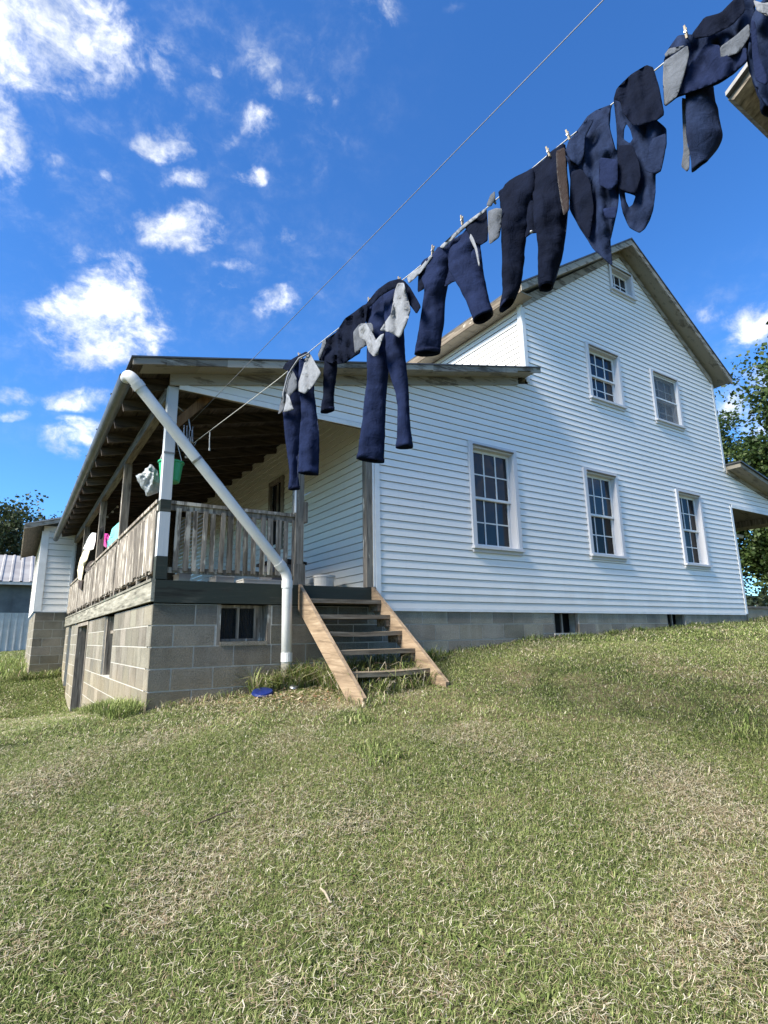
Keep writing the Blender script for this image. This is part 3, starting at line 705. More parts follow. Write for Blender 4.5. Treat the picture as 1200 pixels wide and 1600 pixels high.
# --- the gable windows
def window(x0, x1, z0, z1, rows, storm=False):
    cw = .072; c = MB()
    yo = -.045
    c.box(x0, x0+cw, yo, .02, z0+.055, z1); c.box(x1-cw, x1, yo, .02, z0+.055, z1); c.box(x0+cw, x1-cw, yo+.002, .02, z1-cw, z1)
    c.box(x0+cw-.004, x0+cw+.012, yo+.012, .15, z0+.055, z1-cw-.001); c.box(x1-cw-.012, x1-cw+.004, yo+.012, .15, z0+.055, z1-cw-.001)
    c.box(x0+cw+.013, x1-cw-.013, yo+.012, .15, z1-cw-.014, z1-cw+.004)
    wn = c.build('window', M['peel'], H)
    s_ = MB(); s_.box(x0-.015, x1+.015, yo-.035, .15, z0+.018, z0+.054); s_.box(x0, x1, yo+.005, .0, z0-.03, z0+.017, .9); s_.build('sill', M['peel'], wn)
    a, b = x0+cw+.014, x1-cw-.014; lo, hi = z0+.056, z1-cw-.016; mid = (lo+hi)/2
    cb = MB(); cb.bar((x0+cw, yo-.01, z1-cw+.02), (x1-cw, yo-.01, z1-cw+.015), .02, .02); cb.build('drip_strip', M['grey_x'], wn)
    if rows == 1: parts = [(lo, hi, .06, 3, 2)]
    else: parts = [(mid-.018, hi, .05, 3, 2), (lo, mid+.018, .085, 3, 2)]
    for (l, h, y, nc, nr) in parts:
        f = MB(); st = .038
        f.box(a, a+st, y, y+.03, l, h); f.box(b-st, b, y, y+.03, l, h); f.box(a+st, b-st, y+.001, y+.03, h-st, h); f.box(a+st, b-st, y+.001, y+.03, l, l+st*(1.35 if l == lo else .9))
        ml, mh = l+st, h-st
        for k in range(1, nc): xx = a+st+(b-a-2*st)*k/nc; f.box(xx-.010, xx+.010, y+.006, y+.026, ml, mh)
        for k in range(1, nr):
            zz = ml+(mh-ml)*k/nr
            for q in range(nc): xa = a+st+(b-a-2*st)*q/nc+(.0101 if q else 0); xb = a+st+(b-a-2*st)*(q+1)/nc-(.0101 if q < nc-1 else 0); f.box(xa, xb, y+.007, y+.025, zz-.009, zz+.009)
        f.build('sash', M['white'], wn)
        g = MB(); g.box(a+.005, b-.005, y+.016, y+.019, l+.005, h-.005); g.build('pane', M['glass_low_reflect'] if (x0 > 9.3 and z0 < 4) or (6 < x0 < 7 and z0 < 4 and l == lo) else M['glass'], wn)
    if storm:
        f = MB(); y = -.012
        f.box(a, a+.022, y, y+.02, lo, hi); f.box(b-.022, b, y, y+.02, lo, hi); f.box(a+.022, b-.022, y+.001, y+.02, hi-.022, hi); f.box(a+.022, b-.022, y+.001, y+.02, lo, lo+.022); f.box(a+.022, b-.022, y, y+.02, mid-.014, mid+.014)
        f.build('storm_frame', M['white'], wn)
        g = MB(); g.box(a+.02, b-.02, y+.009, y+.011, lo+.02, hi-.02)
        g.build('insect_screen', SCREEN, wn)
    return wn
def screen_mat():
    m, t, b = new_mat('fine_screen_mesh'); v = ocoord(t)
    t.set(b.inputs['Base Color'], t.mix(t.noise(v, 6, 4), c4((.16, .17, .18)), c4((.24, .25, .26))))
    b.inputs['Roughness'].default_value = .7; b.inputs['Alpha'].default_value = .34
    return m
SCREEN = screen_mat()
WL = ['tall white window nearest the porch roof', None, None, None, 'window covered by a grey insect screen', 'small square attic window']
for i, wd in enumerate(WIN):
    o = window(*wd, rows=1 if i == 5 else 2, storm=(i == 4))
    if WL[i]: o['label'] = WL[i]
# porch wall window
t = MB(); y0, y1, z0, z1 = 2.80, 3.44, 2.98, 4.19
t.box(2.455, 2.5, y0, y0+.08, z0, z1); t.box(2.455, 2.5, y1-.08, y1, z0, z1); t.box(2.456, 2.5, y0+.08, y1-.08, z1-.08, z1); t.box(2.45, 2.5, y0-.02, y1+.02, z0-.05, z0-.001)
pw = t.build('window', M['grey_z'], H); t = MB(); t.box(2.515, 2.52, y0+.07, y1-.07, z0, z1-.07); t.build('pane', M['glass'], pw)
t = MB(); t.box(2.49, 2.514, (y0+y1)/2-.012, (y0+y1)/2+.012, z0, z1-.08); t.box(2.49, 2.513, y0+.08, y1-.08, 3.55, 3.59); t.build('sash', M['grey_z'], pw)
# --- rear porch on the right
def rz(x): return 5.02-.214*(x-11.49)
t = MB(); slab((11.5, rz(11.5)), (15.2, rz(15.2)), -.36, 8, .03, 1, t); rp = t.build('rear_porch_roof', M['metalroof'], H)
t = MB(); slab((11.53, rz(11.53)-.032), (15.15, rz(15.15)-.032), -.32, 7.9, .09, 1, t); t.build('soffit', M['soffit'], rp)
t = MB(); slab((11.51, rz(11.51)-.12), (14.6, rz(14.6)-.12), -.042, -.0175, .08, 1, t); t.build('frieze_board', M['peelx'], rp)
t = MB(); t.box(14.5, 14.62, .02, .14, 1.9, 4.1); t.box(14.5, 14.62, 7.6, 7.72, 1.9, 4.1); t.box(14.5, 14.62, .02, 7.72, 4.1, 4.25); t.build('porch_post', M['grey_z'], rp)
t = MB(); t.tube([(11.56, 1.2, 3.86), (14.5, 1.2, 3.86)], .05, 12); t.build('white_pipe', M['pvc'], rp)
t = MB(); t.box(11.52, 14.7, .0, 7.8, 1.0, 1.93); t.build('rear_porch_base', mat_plain('tan_block', (.28, .235, .165), (.36, .31, .23), 5, .95, .1, .3), rp)
t = MB(); t.box(11.52, 14.7, -.03, 7.8, 1.932, 1.98); t.build('rear_porch_floor', M['grey_x'], rp)

# ------------------------------------------------------------------ wooden steps
ST = thing('wooden_steps', (1.98, -.6, .95), 'five tread wooden steps with tan stringers leading up to the porch', 'steps')
def stringer(x0, x1, zb, yb):
    p = [(-.036, 2.075), (yb, zb+.03), (yb+.005, zb-.035), (yb+.25, zb-.035), (-.036, 1.80)]
    m = MB(); m.prism(p, 'x', x0, x1); return m.build('stringer', M['tan'], ST)
stringer(1.485, 1.525, .95, -1.40); stringer(2.43, 2.47, 1.03, -1.37)
for k, (y, z) in enumerate(((-.25, 1.905), (-.43, 1.73), (-.655, 1.555), (-.885, 1.37), (-1.125, 1.18))):
    t = MB()
    n = 8; sag = .012
    for q in range(n):
        xa = 1.526+(2.429-1.526)*q/n; xb = 1.526+(2.429-1.526)*(q+1)/n
        sa = -sag*math.sin(math.pi*q/n)*(k == 4 or k == 2); sb_ = -sag*math.sin(math.pi*(q+1)/n)*(k == 4 or k == 2)
        vs = [(xa, y, z-.044+sa), (xb, y, z-.044+sb_), (xb, y, z+sb_), (xa, y, z+sa)]
        t.mesh([*vs, *[(p[0], p[1]+.25, p[2]) for p in vs]], [(3, 2, 1, 0), (4, 5, 6, 7), (0, 1, 5, 4), (2, 3, 7, 6)]+([(3, 0, 4, 7)] if q == 0 else [])+([(1, 2, 6, 5)] if q == n-1 else []), random.uniform(.95, 1.05)*(1.0 if k < 4 else 1.25))
    t.build('tread', M['tread'], ST)
    for bx_ in ((1.527, 1.565, y+.02, y+.22, z-.125, z-.045), (2.39, 2.428, y+.02, y+.22, z-.125, z-.045)):
        t = MB(); t.box(*bx_); t.build('cleat', M['tread'], ST)

# ------------------------------------------------------------------ side building beyond the porch, and metal shed
A = thing('side_building', (1, 13, .7), 'narrow white sided building on grey block base at the far end of the porch', 'building')
YA = 10.42; XA = -.70
s_ = MB(); z = 2.25
while z < 4.2:
    ya, yb = YA-.018, YA-.004; zc = z+.134; s_.face([(XA, ya, z), (2.4, ya, z), (2.4, yb, zc), (XA, yb, zc)], random.uniform(.94, 1.0)); s_.face([(XA, YA, z), (2.4, YA, z), (2.4, ya, z), (XA, ya, z)], .95)
    s_.face([(XA, YA+.02, zc), (2.4, YA+.02, zc), (2.4, YA+.02, z+.15), (XA, YA+.02, z+.15)], .7); z += .15  # slot under each course darkened in tone to deepen its shade
wa = s_.build('siding', M['siding'], A, fixn=False)
side_siding('siding', XA, YA+.02, 16, 2.25, 4.2, parent=A)
t = MB(); t.box(XA-.03, XA+.13, YA-.03, YA-.016, 2.22, 4.2); t.box(XA-.032, XA-.0155, YA-.014, YA+.14, 2.22, 4.2); t.box(XA+.131, 2.4, YA-.024, YA-.001, 2.21, 2.249); t.box(-.03, .03, YA-.03, YA-.016, 2.25, 4.15); t.build('corner_board', M['white'], A)
a = MB(); b = MB(); block_wall(a, b, 'x', XA+.02, .2, 2.20, -.1, [], YA); fa = a.build('foundation', M['block'], A); b.build('mortar', M['mortar'], fa)
a = MB(); b = MB(); block_wall(a, b, 'y', YA+.053, 16, 2.20, -.1, [], XA+.02); fa = a.build('foundation', M['block'], A); b.build('mortar', M['mortar'], fa)
def az_(x): return 4.30+.30*(x+1.1)
t = MB(); slab((-1.12, az_(-1.12)), (2.5, az_(2.5)), YA-.42, 16.3, .03, 1, t); ra = t.build('roof', M['tin'], A)
t = MB(); slab((-1.10, az_(-1.10)-.032), (2.5, az_(2.5)-.032), YA-.36, 16.2, .05, 1, t); t.build('roof_boards', M['sheath'], ra)
t = MB(); slab((-1.13, az_(-1.13)-.031), (.3, az_(.3)-.031), YA-.40, YA-.365, .10, 1, t); t.box(-1.13, -1.105, YA-.36, 16.2, az_(-1.13)-.14, az_(-1.13)-.02); t.build('fascia', M['peelx'], ra)

SH = thing('metal_shed', (-6, 32, 1.1), 'long metal shed with ribbed tin roof and dark band above white ribbed wall', 'shed')
def ribbed(mb, x0, x1, p0, p1, pitch, d, tone=1.0):
    """ribbed sheet along x between two (y,z) edges; ribs follow the edge-to-edge direction"""
    x = x0; nrm = np.array((0, -(p1[1]-p0[1]), p1[0]-p0[0])); nrm = nrm/np.linalg.norm(nrm)
    if nrm[1] > 0: nrm = -nrm
    prof = [(0, 0), (.62, 0), (.70, 1), (.88, 1), (.96, 0), (1, 0)]
    while x < x1:
        pts = [(x+u*pitch, h*d) for u, h in prof]
        for (xa, ha), (xb, hb) in zip(pts[:-1], pts[1:]):
            q = [np.array((xa, *p0))+nrm*ha, np.array((xb, *p0))+nrm*hb, np.array((xb, *p1))+nrm*hb, np.array((xa, *p1))+nrm*ha]
            mb.face(q, tone*(.62 if ha != hb else 1))
        x += pitch
t = MB(); ribbed(t, -18, 3, (29.4, 4.6), (34, 6.55), .45, .05); ribbed(t, -18, 3, (38.6, 4.6), (34, 6.55), .45, .05); t.build('roof', M['tin'], SH, fixn=False)
t = MB(); ribbed(t, -18, 3, (30, .9), (30, 3.02), .3, .035); t.build('lower_wall', M['whitetin'], SH, fixn=False)
t = MB(); t.box(-18, 3, 30.02, 30.1, 3.03, 4.85)
for x in np.arange(-17, 3, 1.2): t.box(x, x+.08, 29.99, 30.018, 3.03, 4.6, .6)
t.build('upper_wall', M['darkpanel'], SH)
t = MB(); t.box(-18, 3, 29.42, 29.5, 4.45, 4.59); t.box(-18, -17.9, 30.1, 38, .9, 4.6); t.box(2.9, 3, 30.1, 38, .9, 4.6); t.box(-18, 3, 37.9, 38, .9, 4.6); t.build('wall_frame', M['whitetin'], SH)

# ------------------------------------------------------------------ barn corner at the upper right
tip = at_depth(1139, 158, 3.0)
B = thing('wooden_barn', (tip[0]+2, tip[1]-2, .1), 'grey weathered roof corner with rafter end jutting in at the upper right', 'barn')
bx, by, bz = tip
def bzr(y): return bz+.62*(by-y)
t = MB()
t.prism([(by, bz+.015), (by-2.2, bzr(by-2.2)+.015), (by-2.2, bzr(by-2.2)+.04), (by, bz+.04)], 'x', bx-.03, bx+3.5)
br = t.build('roof', M['metalroof'], B)
t = MB(); x = bx
for k in range(7):
    x2 = x+.5; t.prism([(by-random.uniform(-.01, .05), bz-.012), (by-2.2, bzr(by-2.2)-.012), (by-2.2, bzr(by-2.2)+.013), (by-random.uniform(-.01, .05), bz+.013)], 'x', x, x2-.01, random.uniform(.8, 1.2)); x = x2
t.build('roof_boards', M['grey_y'], br)
for x in (bx+.09, bx+.75, bx+1.45, bx+2.15, bx+2.85):
    t = MB(); t.bar((x, by-.13, bzr(by-.13)-.058), (x, by-2.2, bzr(by-2.2)-.058), .045, .09); t.build('rafter', M['grey_y'], br)
t = MB(); t.box(bx+.35, bx+3.3, by-.55, by-.5, .0, bz+.2); t.box(bx+.35, bx+.4, by-2.2, by-.551, .0, bz+.22); t.box(bx+3.25, bx+3.3, by-2.2, by-.551, .0, bz+.22); t.box(bx+.401, bx+3.249, by-2.2, by-2.15, .0, bz+1.3); t.build('wall', M['grey_z'], B)

# ------------------------------------------------------------------ clothesline
P0 = on_y(303, 692, .15); E = at_depth(1040, 97, 2.45)
LH_ = np.array([E[0]-P0[0], E[1]-P0[1], 0]); LH_ /= np.linalg.norm(LH_)
PN = np.array([LH_[1], -LH_[0], 0])                 # horizontal normal of the line's vertical plane
if np.dot(PN, CAM-P0) < 0: PN = -PN                 # towards the camera
def pl(px, py, off=0.0):
    d = ray(px, py); t = np.dot(PN, P0+PN*off-CAM)/np.dot(PN, d); return CAM+d*t
LPX = [(303, 692), (380, 634), (445, 585), (475, 556), (545, 500), (632, 436), (700, 380), (770, 316), (880, 222), (960, 160), (1040, 97), (1110, 38), (1200, -40)]
line = [pl(*p) for p in LPX]; pend = pl(1200, -40)+LH_*1.0+np.array((0, 0, .09))
sm = []
for i in range(len(line)-1):
    for k in range(6): sm.append(line[i]+(line[i+1]-line[i])*k/6)
sm.append(line[-1]); sm = [np.array(p) for p in sm]
for _ in range(6): sm = [sm[0]]+[(sm[i-1]+2*sm[i]+sm[i+1])/4 for i in range(1, len(sm)-1)]+[sm[-1]]
t = MB(); t.tube(sm+[pend], .0034, 6); o = t.build('clothesline', M['rope'], origin=P0); tag(o, 'pale cord clothesline running up from the porch, hung with navy clothes', 'clothesline')
wp = [pl(300, 658, -.05), pl(345, 612), pl(943, 0)]; wend = wp[2]+(wp[2]-wp[1])*.35
t = MB(); t.tube([wp[0], wp[1], wp[2], wend], .0026, 6); o = t.build('overhead_wire', M['wire'], origin=wp[0]); tag(o, 'thin dark bare wire crossing the open sky above the laundry line', 'wire')
pe = pend; pz = max(wend[2], pend[2])+.3
t = MB(); t.tube([(pe[0]+.05, pe[1]-.1, -.4), (pe[0]+.05, pe[1]-.1, pz)], [.11, .09], 12); o = t.build('clothesline_pole', M['grey_z'], origin=(pe[0]+.05, pe[1]-.1, -.2)); tag(o, 'tall grey wooden pole holding the upper end of the clothesline', 'pole')
PU = thing('line_pulley', tuple(P0), 'steel pulley with hooks hanging inside the porch corner where the line ends', 'pulley')
t = MB()
for k in range(24):
    a0, a1 = 2*math.pi*k/24, 2*math.pi*(k+1)/24
c = P0+np.array((-.03, .05, .03))
vs = []; nW = 20
for r_, o_ in ((.018, -.008), (.05, -.010), (.05, -.006), (.040, 0), (.05, .006), (.05, .010), (.018, .008)):
    for j in range(nW):
        a = 2*math.pi*j/nW; vs.append(c+LH_*r_*math.cos(a)+np.array((0, 0, 1))*r_*math.sin(a)+PN*o_)
t.mesh(vs, [(i*nW+j, i*nW+(j+1) % nW, (i+1)*nW+(j+1) % nW, (i+1)*nW+j) for i in range(6) for j in range(nW)]); t.build('wheel', M['steel'], PU)
t = MB(); t.bar(c+np.array((0, 0, -.01))+PN*.014, c+np.array((0, .0, .13))+PN*.014, .02, .004); t.bar(c+np.array((0, 0, -.01))-PN*.014, c+np.array((0, .0, .13))-PN*.014, .02, .004); t.tube([c+np.array((0, 0, .12)), c+np.array((-.03, .02, .3)), np.array((.03, .12, 3.98))], .008, 6); t.build('hanger', M['steel'], PU)
for dx in (-.07, -.04, .02):
    t = MB(); q = c+np.array((dx, 0, .12)); t.tube([q+np.array((0, 0, .05)), q, q+np.array((.01, 0, -.13)), q+np.array((.03, 0, -.16)), q+np.array((.045, 0, -.12))], .0045, 6); t.build('hook', M['steel'], PU)
q = pl(328, 675); t = MB(); t.tube([q, q+np.array((0, 0, -.09)), q+np.array((.004, 0, -.17))], .005, 6); t.tube([q+np.array((.004, 0, -.17)), q+np.array((.004, 0, -.2))], .009, 6); o = t.build('cord_end', M['rope'], origin=q); tag(o, 'short knotted cord end dangling from the clothesline under the porch', 'cord')

# ------------------------------------------------------------------ clothes
def wr(p, s, seed): return mnoise.noise(Vector((p[0]*s+seed*7.3, p[1]*s, p[2]*s)))
def loft(mb, secs, seed=0, n=22, sub=7, amp=.012, closed_bottom=False):
    """secs: (L px, R px, half thickness m, mode) ; mode 'p' on the line's plane, 'f' facing out of it"""
    rows = []
    for (Lp, Rp, th, mode) in secs:
        if mode == 'p': a, b = pl(*Lp), pl(*Rp)
        else:
            c = pl((Lp[0]+Rp[0])/2, (Lp[1]+Rp[1])/2); dep = depth_of(c); a, b = at_depth(*Lp, dep), at_depth(*Rp, dep)
        rows.append((a, b, th))
    fine = []
    k = len(rows)
    for i in range(k-1):
        for j in range(sub):
            u = j/sub; p0 = rows[max(i-1, 0)]; p1 = rows[i]; p2 = rows[i+1]; p3 = rows[min(i+2, k-1)]
            def cr(q): return .5*((2*p1[q])+(-p0[q]+p2[q])*u+(2*p0[q]-5*p1[q]+4*p2[q]-p3[q])*u*u+(-p0[q]+3*p1[q]-3*p2[q]+p3[q])*u**3)
            fine.append((cr(0), cr(1), p1[2]+(p2[2]-p1[2])*u))
    fine.append(rows[-1]); vs = []; N = len(fine)
    for i, (a, b, th) in enumerate(fine):
        ax = b-a; wdt = np.linalg.norm(ax); hn = np.cross(ax/wdt, (0, 0, 1.)); hn /= np.linalg.norm(hn)+1e-9
        c = (a+b)/2
        for j in range(n):
            an = 2*math.pi*j/n; cs, sn = math.cos(an), math.sin(an)
            p = c+ax*.5*(abs(cs)**.9*(1 if cs > 0 else -1))+hn*th*.48*(abs(sn)**1.25*(1 if sn > 0 else -1))
            f = min(1, i/3)
            d = amp*(wr((p[0], p[1], p[2]*.45), 12, seed)+.35*wr(p, 27, seed+3)+.9*wr((p[0]*2.4, p[1]*2.4, p[2]*.25), 8, seed+5)+.6*(1-abs(wr((p[0]+p[2]*.6, p[1], p[2]*1.2), 9, seed+8))*3))
            p = p+hn*d*(1 if sn > 0 else -1)*(.15+.85*abs(sn))+ax/wdt*d*.22*cs
            vs.append(p)
    fs = [(i*n+j, i*n+(j+1) % n, (i+1)*n+(j+1) % n, (i+1)*n+j) for i in range(N-1) for j in range(n)]
    mb.mesh(vs, fs)
    return fine
def panel(mb, pts, off=.02, seed=0, amp=.02, step=5.0, holes=(), lean=0.0, fold=(.5, 2.2)):
    """a cloth sheet: outline on the line's plane, pulled 'off' metres towards the viewer, with folds"""
    def dens(poly):
        out = []
        for (a, b) in zip(poly, poly[1:]+poly[:1]):
            L = math.dist(a, b); k = max(1, int(L/step))
            for j in range(k): out.append((a[0]+(b[0]-a[0])*j/k, a[1]+(b[1]-a[1])*j/k))
        return out
    def chaikin(poly):
        return [((a[0]*k+b[0]*(1-k)), (a[1]*k+b[1]*(1-k))) for a, b in zip(poly, poly[1:]+poly[:1]) for k in (.90, .10)]
    loops = [dens(chaikin(list(pts)))]+[dens(chaikin(chaikin(list(h)))) for h in holes]
    V2 = []; Ed = []; 
    for lp in loops:
        i0 = len(V2); V2 += [Vector(p) for p in lp]; Ed += [(i0+i, i0+(i+1) % len(lp)) for i in range(len(lp))]
    xs = [p[0] for p in pts]; ys = [p[1] for p in pts]
    def inside(p, poly):
        c = False; j = len(poly)-1
        for i in range(len(poly)):
            a, b = poly[i], poly[j]
            if (a[1] > p[1]) != (b[1] > p[1]) and p[0] < (b[0]-a[0])*(p[1]-a[1])/(b[1]-a[1])+a[0]: c = not c
            j = i
        return c
    y = min(ys)+step*.5; r = 0
    while y < max(ys):
        x = min(xs)+step*.5*(r % 2)
        while x < max(xs):
            if inside((x, y), loops[0]) and not any(inside((x, y), h) for h in loops[1:]): V2.append(Vector((x, y)))
            x += step
        y += step*.87; r += 1
    vo, _, fo_, *_r = delaunay_2d_cdt(V2, Ed, [], 0, 1e-4)
    vs = []; top = min(ys)
    for v in vo:
        p = pl(v[0], v[1])
        lz = p[2]; s_ = np.dot(p-P0, LH_)
        d = amp*(1.2*wr((s_*fold[1]*2, 0, lz*fold[0]), 5, seed)+.6*wr((s_*3, 1, lz*1.5), 8, seed+2))
        dep = depth_of(p)
        o_ = off+d+lean*(v[1]-top)/100
        vs.append(pl(v[0], v[1], o_))
    fs = []
    for f in fo_:
        c = sum((vo[i] for i in f), Vector((0, 0)))/len(f)
        if inside(c, loops[0]) and not any(inside(c, h) for h in loops[1:]): fs.append(tuple(f))
    mb.mesh(vs, fs)
def garment(name, parts, mat, label, cat, origin, group='clothes pegged along the clothesline'):
    mb = MB()
    for p in parts: p(mb)
    o = mb.build(name, mat, origin=origin, smooth=True)
    m = o.modifiers.new('cloth_thickness', 'SOLIDIFY'); m.thickness = .004; m.offset = 0
    tag(o, label, cat, group); return o
def child(o, name, parts, mat, label=None):
    mb = MB()
    for p in parts: p(mb)
    c = mb.build(name, mat, parent=o, origin=world_loc(o), smooth=True)
    m = c.modifiers.new('cloth_thickness', 'SOLIDIFY'); m.thickness = .003; m.offset = 0
    if label: c['label'] = label
    return c
A3 = lambda x, y: (420+x/4.2115, 400+y/4.2115)
A4 = lambda x, y: (620+x/4, 200+y/4)
A5 = lambda x, y: (860+x/3.529, y/3.529)
def P3(l): return [A3(*p) for p in l]
def P4(l): return [A4(*p) for p in l]
def P5(l): return [A5(*p) for p in l]
# 1: lowest pair, pockets pulled out
HEMS = {}
def leg(name, secs, seed, amp=.019):
    def f(m): HEMS.setdefault(name, []).append(loft(m, secs, seed, amp=amp))
    return f
def add_hems(o, name):
    for fine in HEMS[name]:
        child(o, 'seam', [lambda m, fine=fine: m.tube([b*.985+a*.015 for a, b, th in fine], .0028, 5)], M['stitch'])
        def f(m, fine=fine):
            rows = [fine[-2], fine[-1]]
            a, b, th = fine[-1]; dv = (fine[-3][0]+fine[-3][1]-a-b)/2; dv /= np.linalg.norm(dv)
            vs = []; n = 24
            for k, up in enumerate((0, .012, .024)):
                for j in range(n):
                    an = 2*math.pi*j/n; cs, sn = math.cos(an), math.sin(an); ax = b-a; wdt = np.linalg.norm(ax); hn = np.cross(ax/wdt, (0, 0, 1.)); hn /= np.linalg.norm(hn)
                    vs.append((a+b)/2+dv*(up-.004)+ax*.5*1.035*(abs(cs)**.9*(1 if cs > 0 else -1))+hn*(th*.48+.006)*(abs(sn)**1.25*(1 if sn > 0 else -1)))
            m.mesh(vs, [(i*n+j, i*n+(j+1) % n, (i+1)*n+(j+1) % n, (i+1)*n+j) for i in range(2) for j in range(n)])
        child(o, 'hem', [f], M['seam'])
def F3(l, mode='f'): return [(A3(*a), A3(*b), th, mo) for a, b, th, mo in l]
def F4(l): return [(A4(*a), A4(*b), th, mo) for a, b, th, mo in l]
g1 = garment('trousers', [
    leg('g1', F3([((150, 705), (222, 672), .03, 'f'), ((118, 800), (222, 790), .045, 'f'), ((98, 930), (222, 915), .05, 'f'), ((97, 1030), (216, 1020), .05, 'f'), ((105, 1110), (207, 1100), .048, 'f'), ((118, 1250), (200, 1250), .045, 'f'), ((138, 1420), (192, 1420), .04, 'f'), ((130, 1535), (203, 1530), .05, 'f')]), 2),
    leg('g1', F3([((205, 690), (278, 655), .03, 'f'), ((198, 790), (300, 780), .045, 'f'), ((205, 910), (297, 895), .05, 'f'), ((214, 1040), (312, 1030), .05, 'f'), ((204, 1180), (330, 1160), .055, 'f'), ((200, 1320), (328, 1320), .055, 'f'), ((196, 1425), (324, 1438), .06, 'f')]), 3)],
    M['denim'], 'navy trousers lowest on the line in front of the porch, grey pockets pulled out', 'trousers', pl(475, 556))
add_hems(g1, 'g1')
child(g1, 'pocket', [lambda m: panel(m, P3([(250, 640), (275, 648), (315, 720), (346, 772), (320, 815), (285, 862), (238, 908), (190, 886), (196, 835), (225, 740)]), .10, 4, .018)], M['lining'])
child(g1, 'pocket', [lambda m: panel(m, P3([(125, 765), (160, 755), (185, 810), (188, 870), (140, 918), (120, 980), (75, 1035), (62, 1038), (92, 900)]), .10, 5, .02)], M['lining2'])
child(g1, 'front_flap', [lambda m: panel(m, P3([(90, 742), (110, 705), (170, 668), (245, 628), (262, 640), (200, 668), (130, 758)]), .05, 6, .012)], M['denim2'])
child(g1, 'flap_edge', [lambda m: m.tube([pl(*A3(*p), .115) for p in ((265, 640), (200, 672), (150, 745), (125, 790), (95, 905), (100, 960))], .006, 6)], M['lining'])
child(g1, 'pocket', [lambda m: panel(m, P3([(118, 905), (135, 925), (160, 1000), (170, 1010), (95, 1030), (112, 960)]), .115, 7, .02)], M['lining'])
# 2: small bunched pair
g2 = garment('trousers', [
    lambda m: panel(m, P3([(325, 640), (345, 600), (372, 548), (405, 528), (445, 500), (500, 412), (560, 372), (612, 330), (655, 310), (640, 420), (610, 560), (600, 640), (560, 665), (500, 705), (430, 712), (360, 690), (332, 685)]), .04, 8, .035, fold=(.8, 2.5)),
    lambda m: panel(m, P3([(345, 640), (372, 552), (445, 508), (505, 420), (615, 345), (630, 420), (600, 560), (500, 690), (370, 684)]), -.05, 9, .03),
    leg('g2', F3([((372, 610), (450, 600), .04, 'f'), ((368, 720), (448, 715), .042, 'f'), ((362, 830), (436, 830), .04, 'f'), ((358, 930), (426, 925), .038, 'f'), ((345, 1030), (430, 1012), .042, 'f')]), 10)],
    M['denim2'], 'small dark bunched trousers, one leg down, second garment from the porch', 'trousers', pl(540, 505))
add_hems(g2, 'g2')
child(g2, 'lining', [lambda m: panel(m, P3([(556, 500), (600, 445), (680, 440), (700, 560), (640, 592), (615, 605), (568, 642), (560, 570)]), .085, 11, .02)], M['lining2'])
child(g2, 'lining', [lambda m: panel(m, P3([(322, 650), (345, 605), (352, 560), (372, 545), (378, 575), (350, 640), (335, 682)]), .07, 12, .01)], M['lining2'])
# 3: long pair with big grey flap
g3 = garment('trousers', [
    leg('g3', F3([((640, 325), (772, 235), .03, 'p'), ((640, 430), (778, 370), .05, 'p'), ((650, 560), (784, 515), .06, 'f'), ((648, 690), (788, 660), .06, 'f'), ((648, 790), (784, 780), .06, 'f'), ((630, 960), (770, 960), .06, 'f'), ((610, 1150), (762, 1150), .06, 'f'), ((580, 1330), (756, 1356), .07, 'f')]), 14),
    leg('g3', F3([((758, 245), (875, 168), .03, 'p'), ((765, 370), (885, 300), .05, 'p'), ((770, 520), (888, 470), .06, 'f'), ((772, 650), (893, 620), .06, 'f'), ((790, 770), (904, 755), .056, 'f'), ((838, 920), (918, 930), .048, 'f'), ((850, 1080), (926, 1080), .046, 'f'), ((838, 1258), (946, 1256), .055, 'f')]), 15)],
    M['denim'], 'longest navy trousers, grey flap hanging open, legs over the white siding', 'trousers', pl(610, 450))
add_hems(g3, 'g3')
child(g3, 'front_flap', [lambda m: panel(m, P3([(848, 178), (888, 176), (905, 240), (935, 355), (905, 455), (862, 540), (795, 500), (730, 490), (770, 430), (805, 380), (830, 230)]), .13, 16, .03)], M['lining'])
child(g3, 'waistband', [lambda m: panel(m, P3([(640, 315), (715, 222), (790, 168), (858, 150), (895, 165), (935, 215), (1002, 332), (972, 382), (925, 318), (895, 290), (880, 200), (820, 215), (740, 260), (650, 350)]), .09, 17, .025)], M['denim2'])
child(g3, 'pocket', [lambda m: panel(m, P3([(590, 470), (640, 440), (690, 520), (725, 600), (722, 650), (690, 662), (655, 625), (640, 560), (600, 540)]), .13, 18, .025), lambda m: panel(m, P3([(660, 505), (700, 560), (735, 520), (760, 510), (715, 640), (700, 655)]), .15, 19, .02)], M['lining'])
# 4: pair hung by the waist, legs spread
g4 = garment('trousers', [
    leg('g4', F4([((150, 875), (335, 725), .03, 'p'), ((152, 925), (340, 800), .06, 'p'), ((165, 985), (342, 890), .07, 'f'), ((168, 1050), (312, 1000), .065, 'f'), ((158, 1130), (298, 1110), .06, 'f'), ((138, 1280), (284, 1270), .06, 'f'), ((114, 1410), (268, 1404), .065, 'f')]), 21),
    leg('g4', F4([((318, 740), (500, 588), .03, 'p'), ((320, 810), (512, 690), .06, 'p'), ((330, 890), (524, 790), .07, 'f'), ((368, 955), (538, 890), .07, 'f'), ((405, 1020), (554, 970), .072, 'f'), ((445, 1100), (572, 1060), .078, 'f'), ((483, 1205), (598, 1165), .095, 'f')]), 22),
    lambda m: panel(m, P4([(150, 885), (330, 735), (500, 595), (520, 700), (525, 830), (455, 900), (385, 950), (345, 965), (308, 990), (168, 1008)]), -.02, 61, .02)],
    M['denim'], 'navy trousers with spread legs above the porch roof, one dark cuff facing down', 'trousers', pl(690, 385))
add_hems(g4, 'g4')
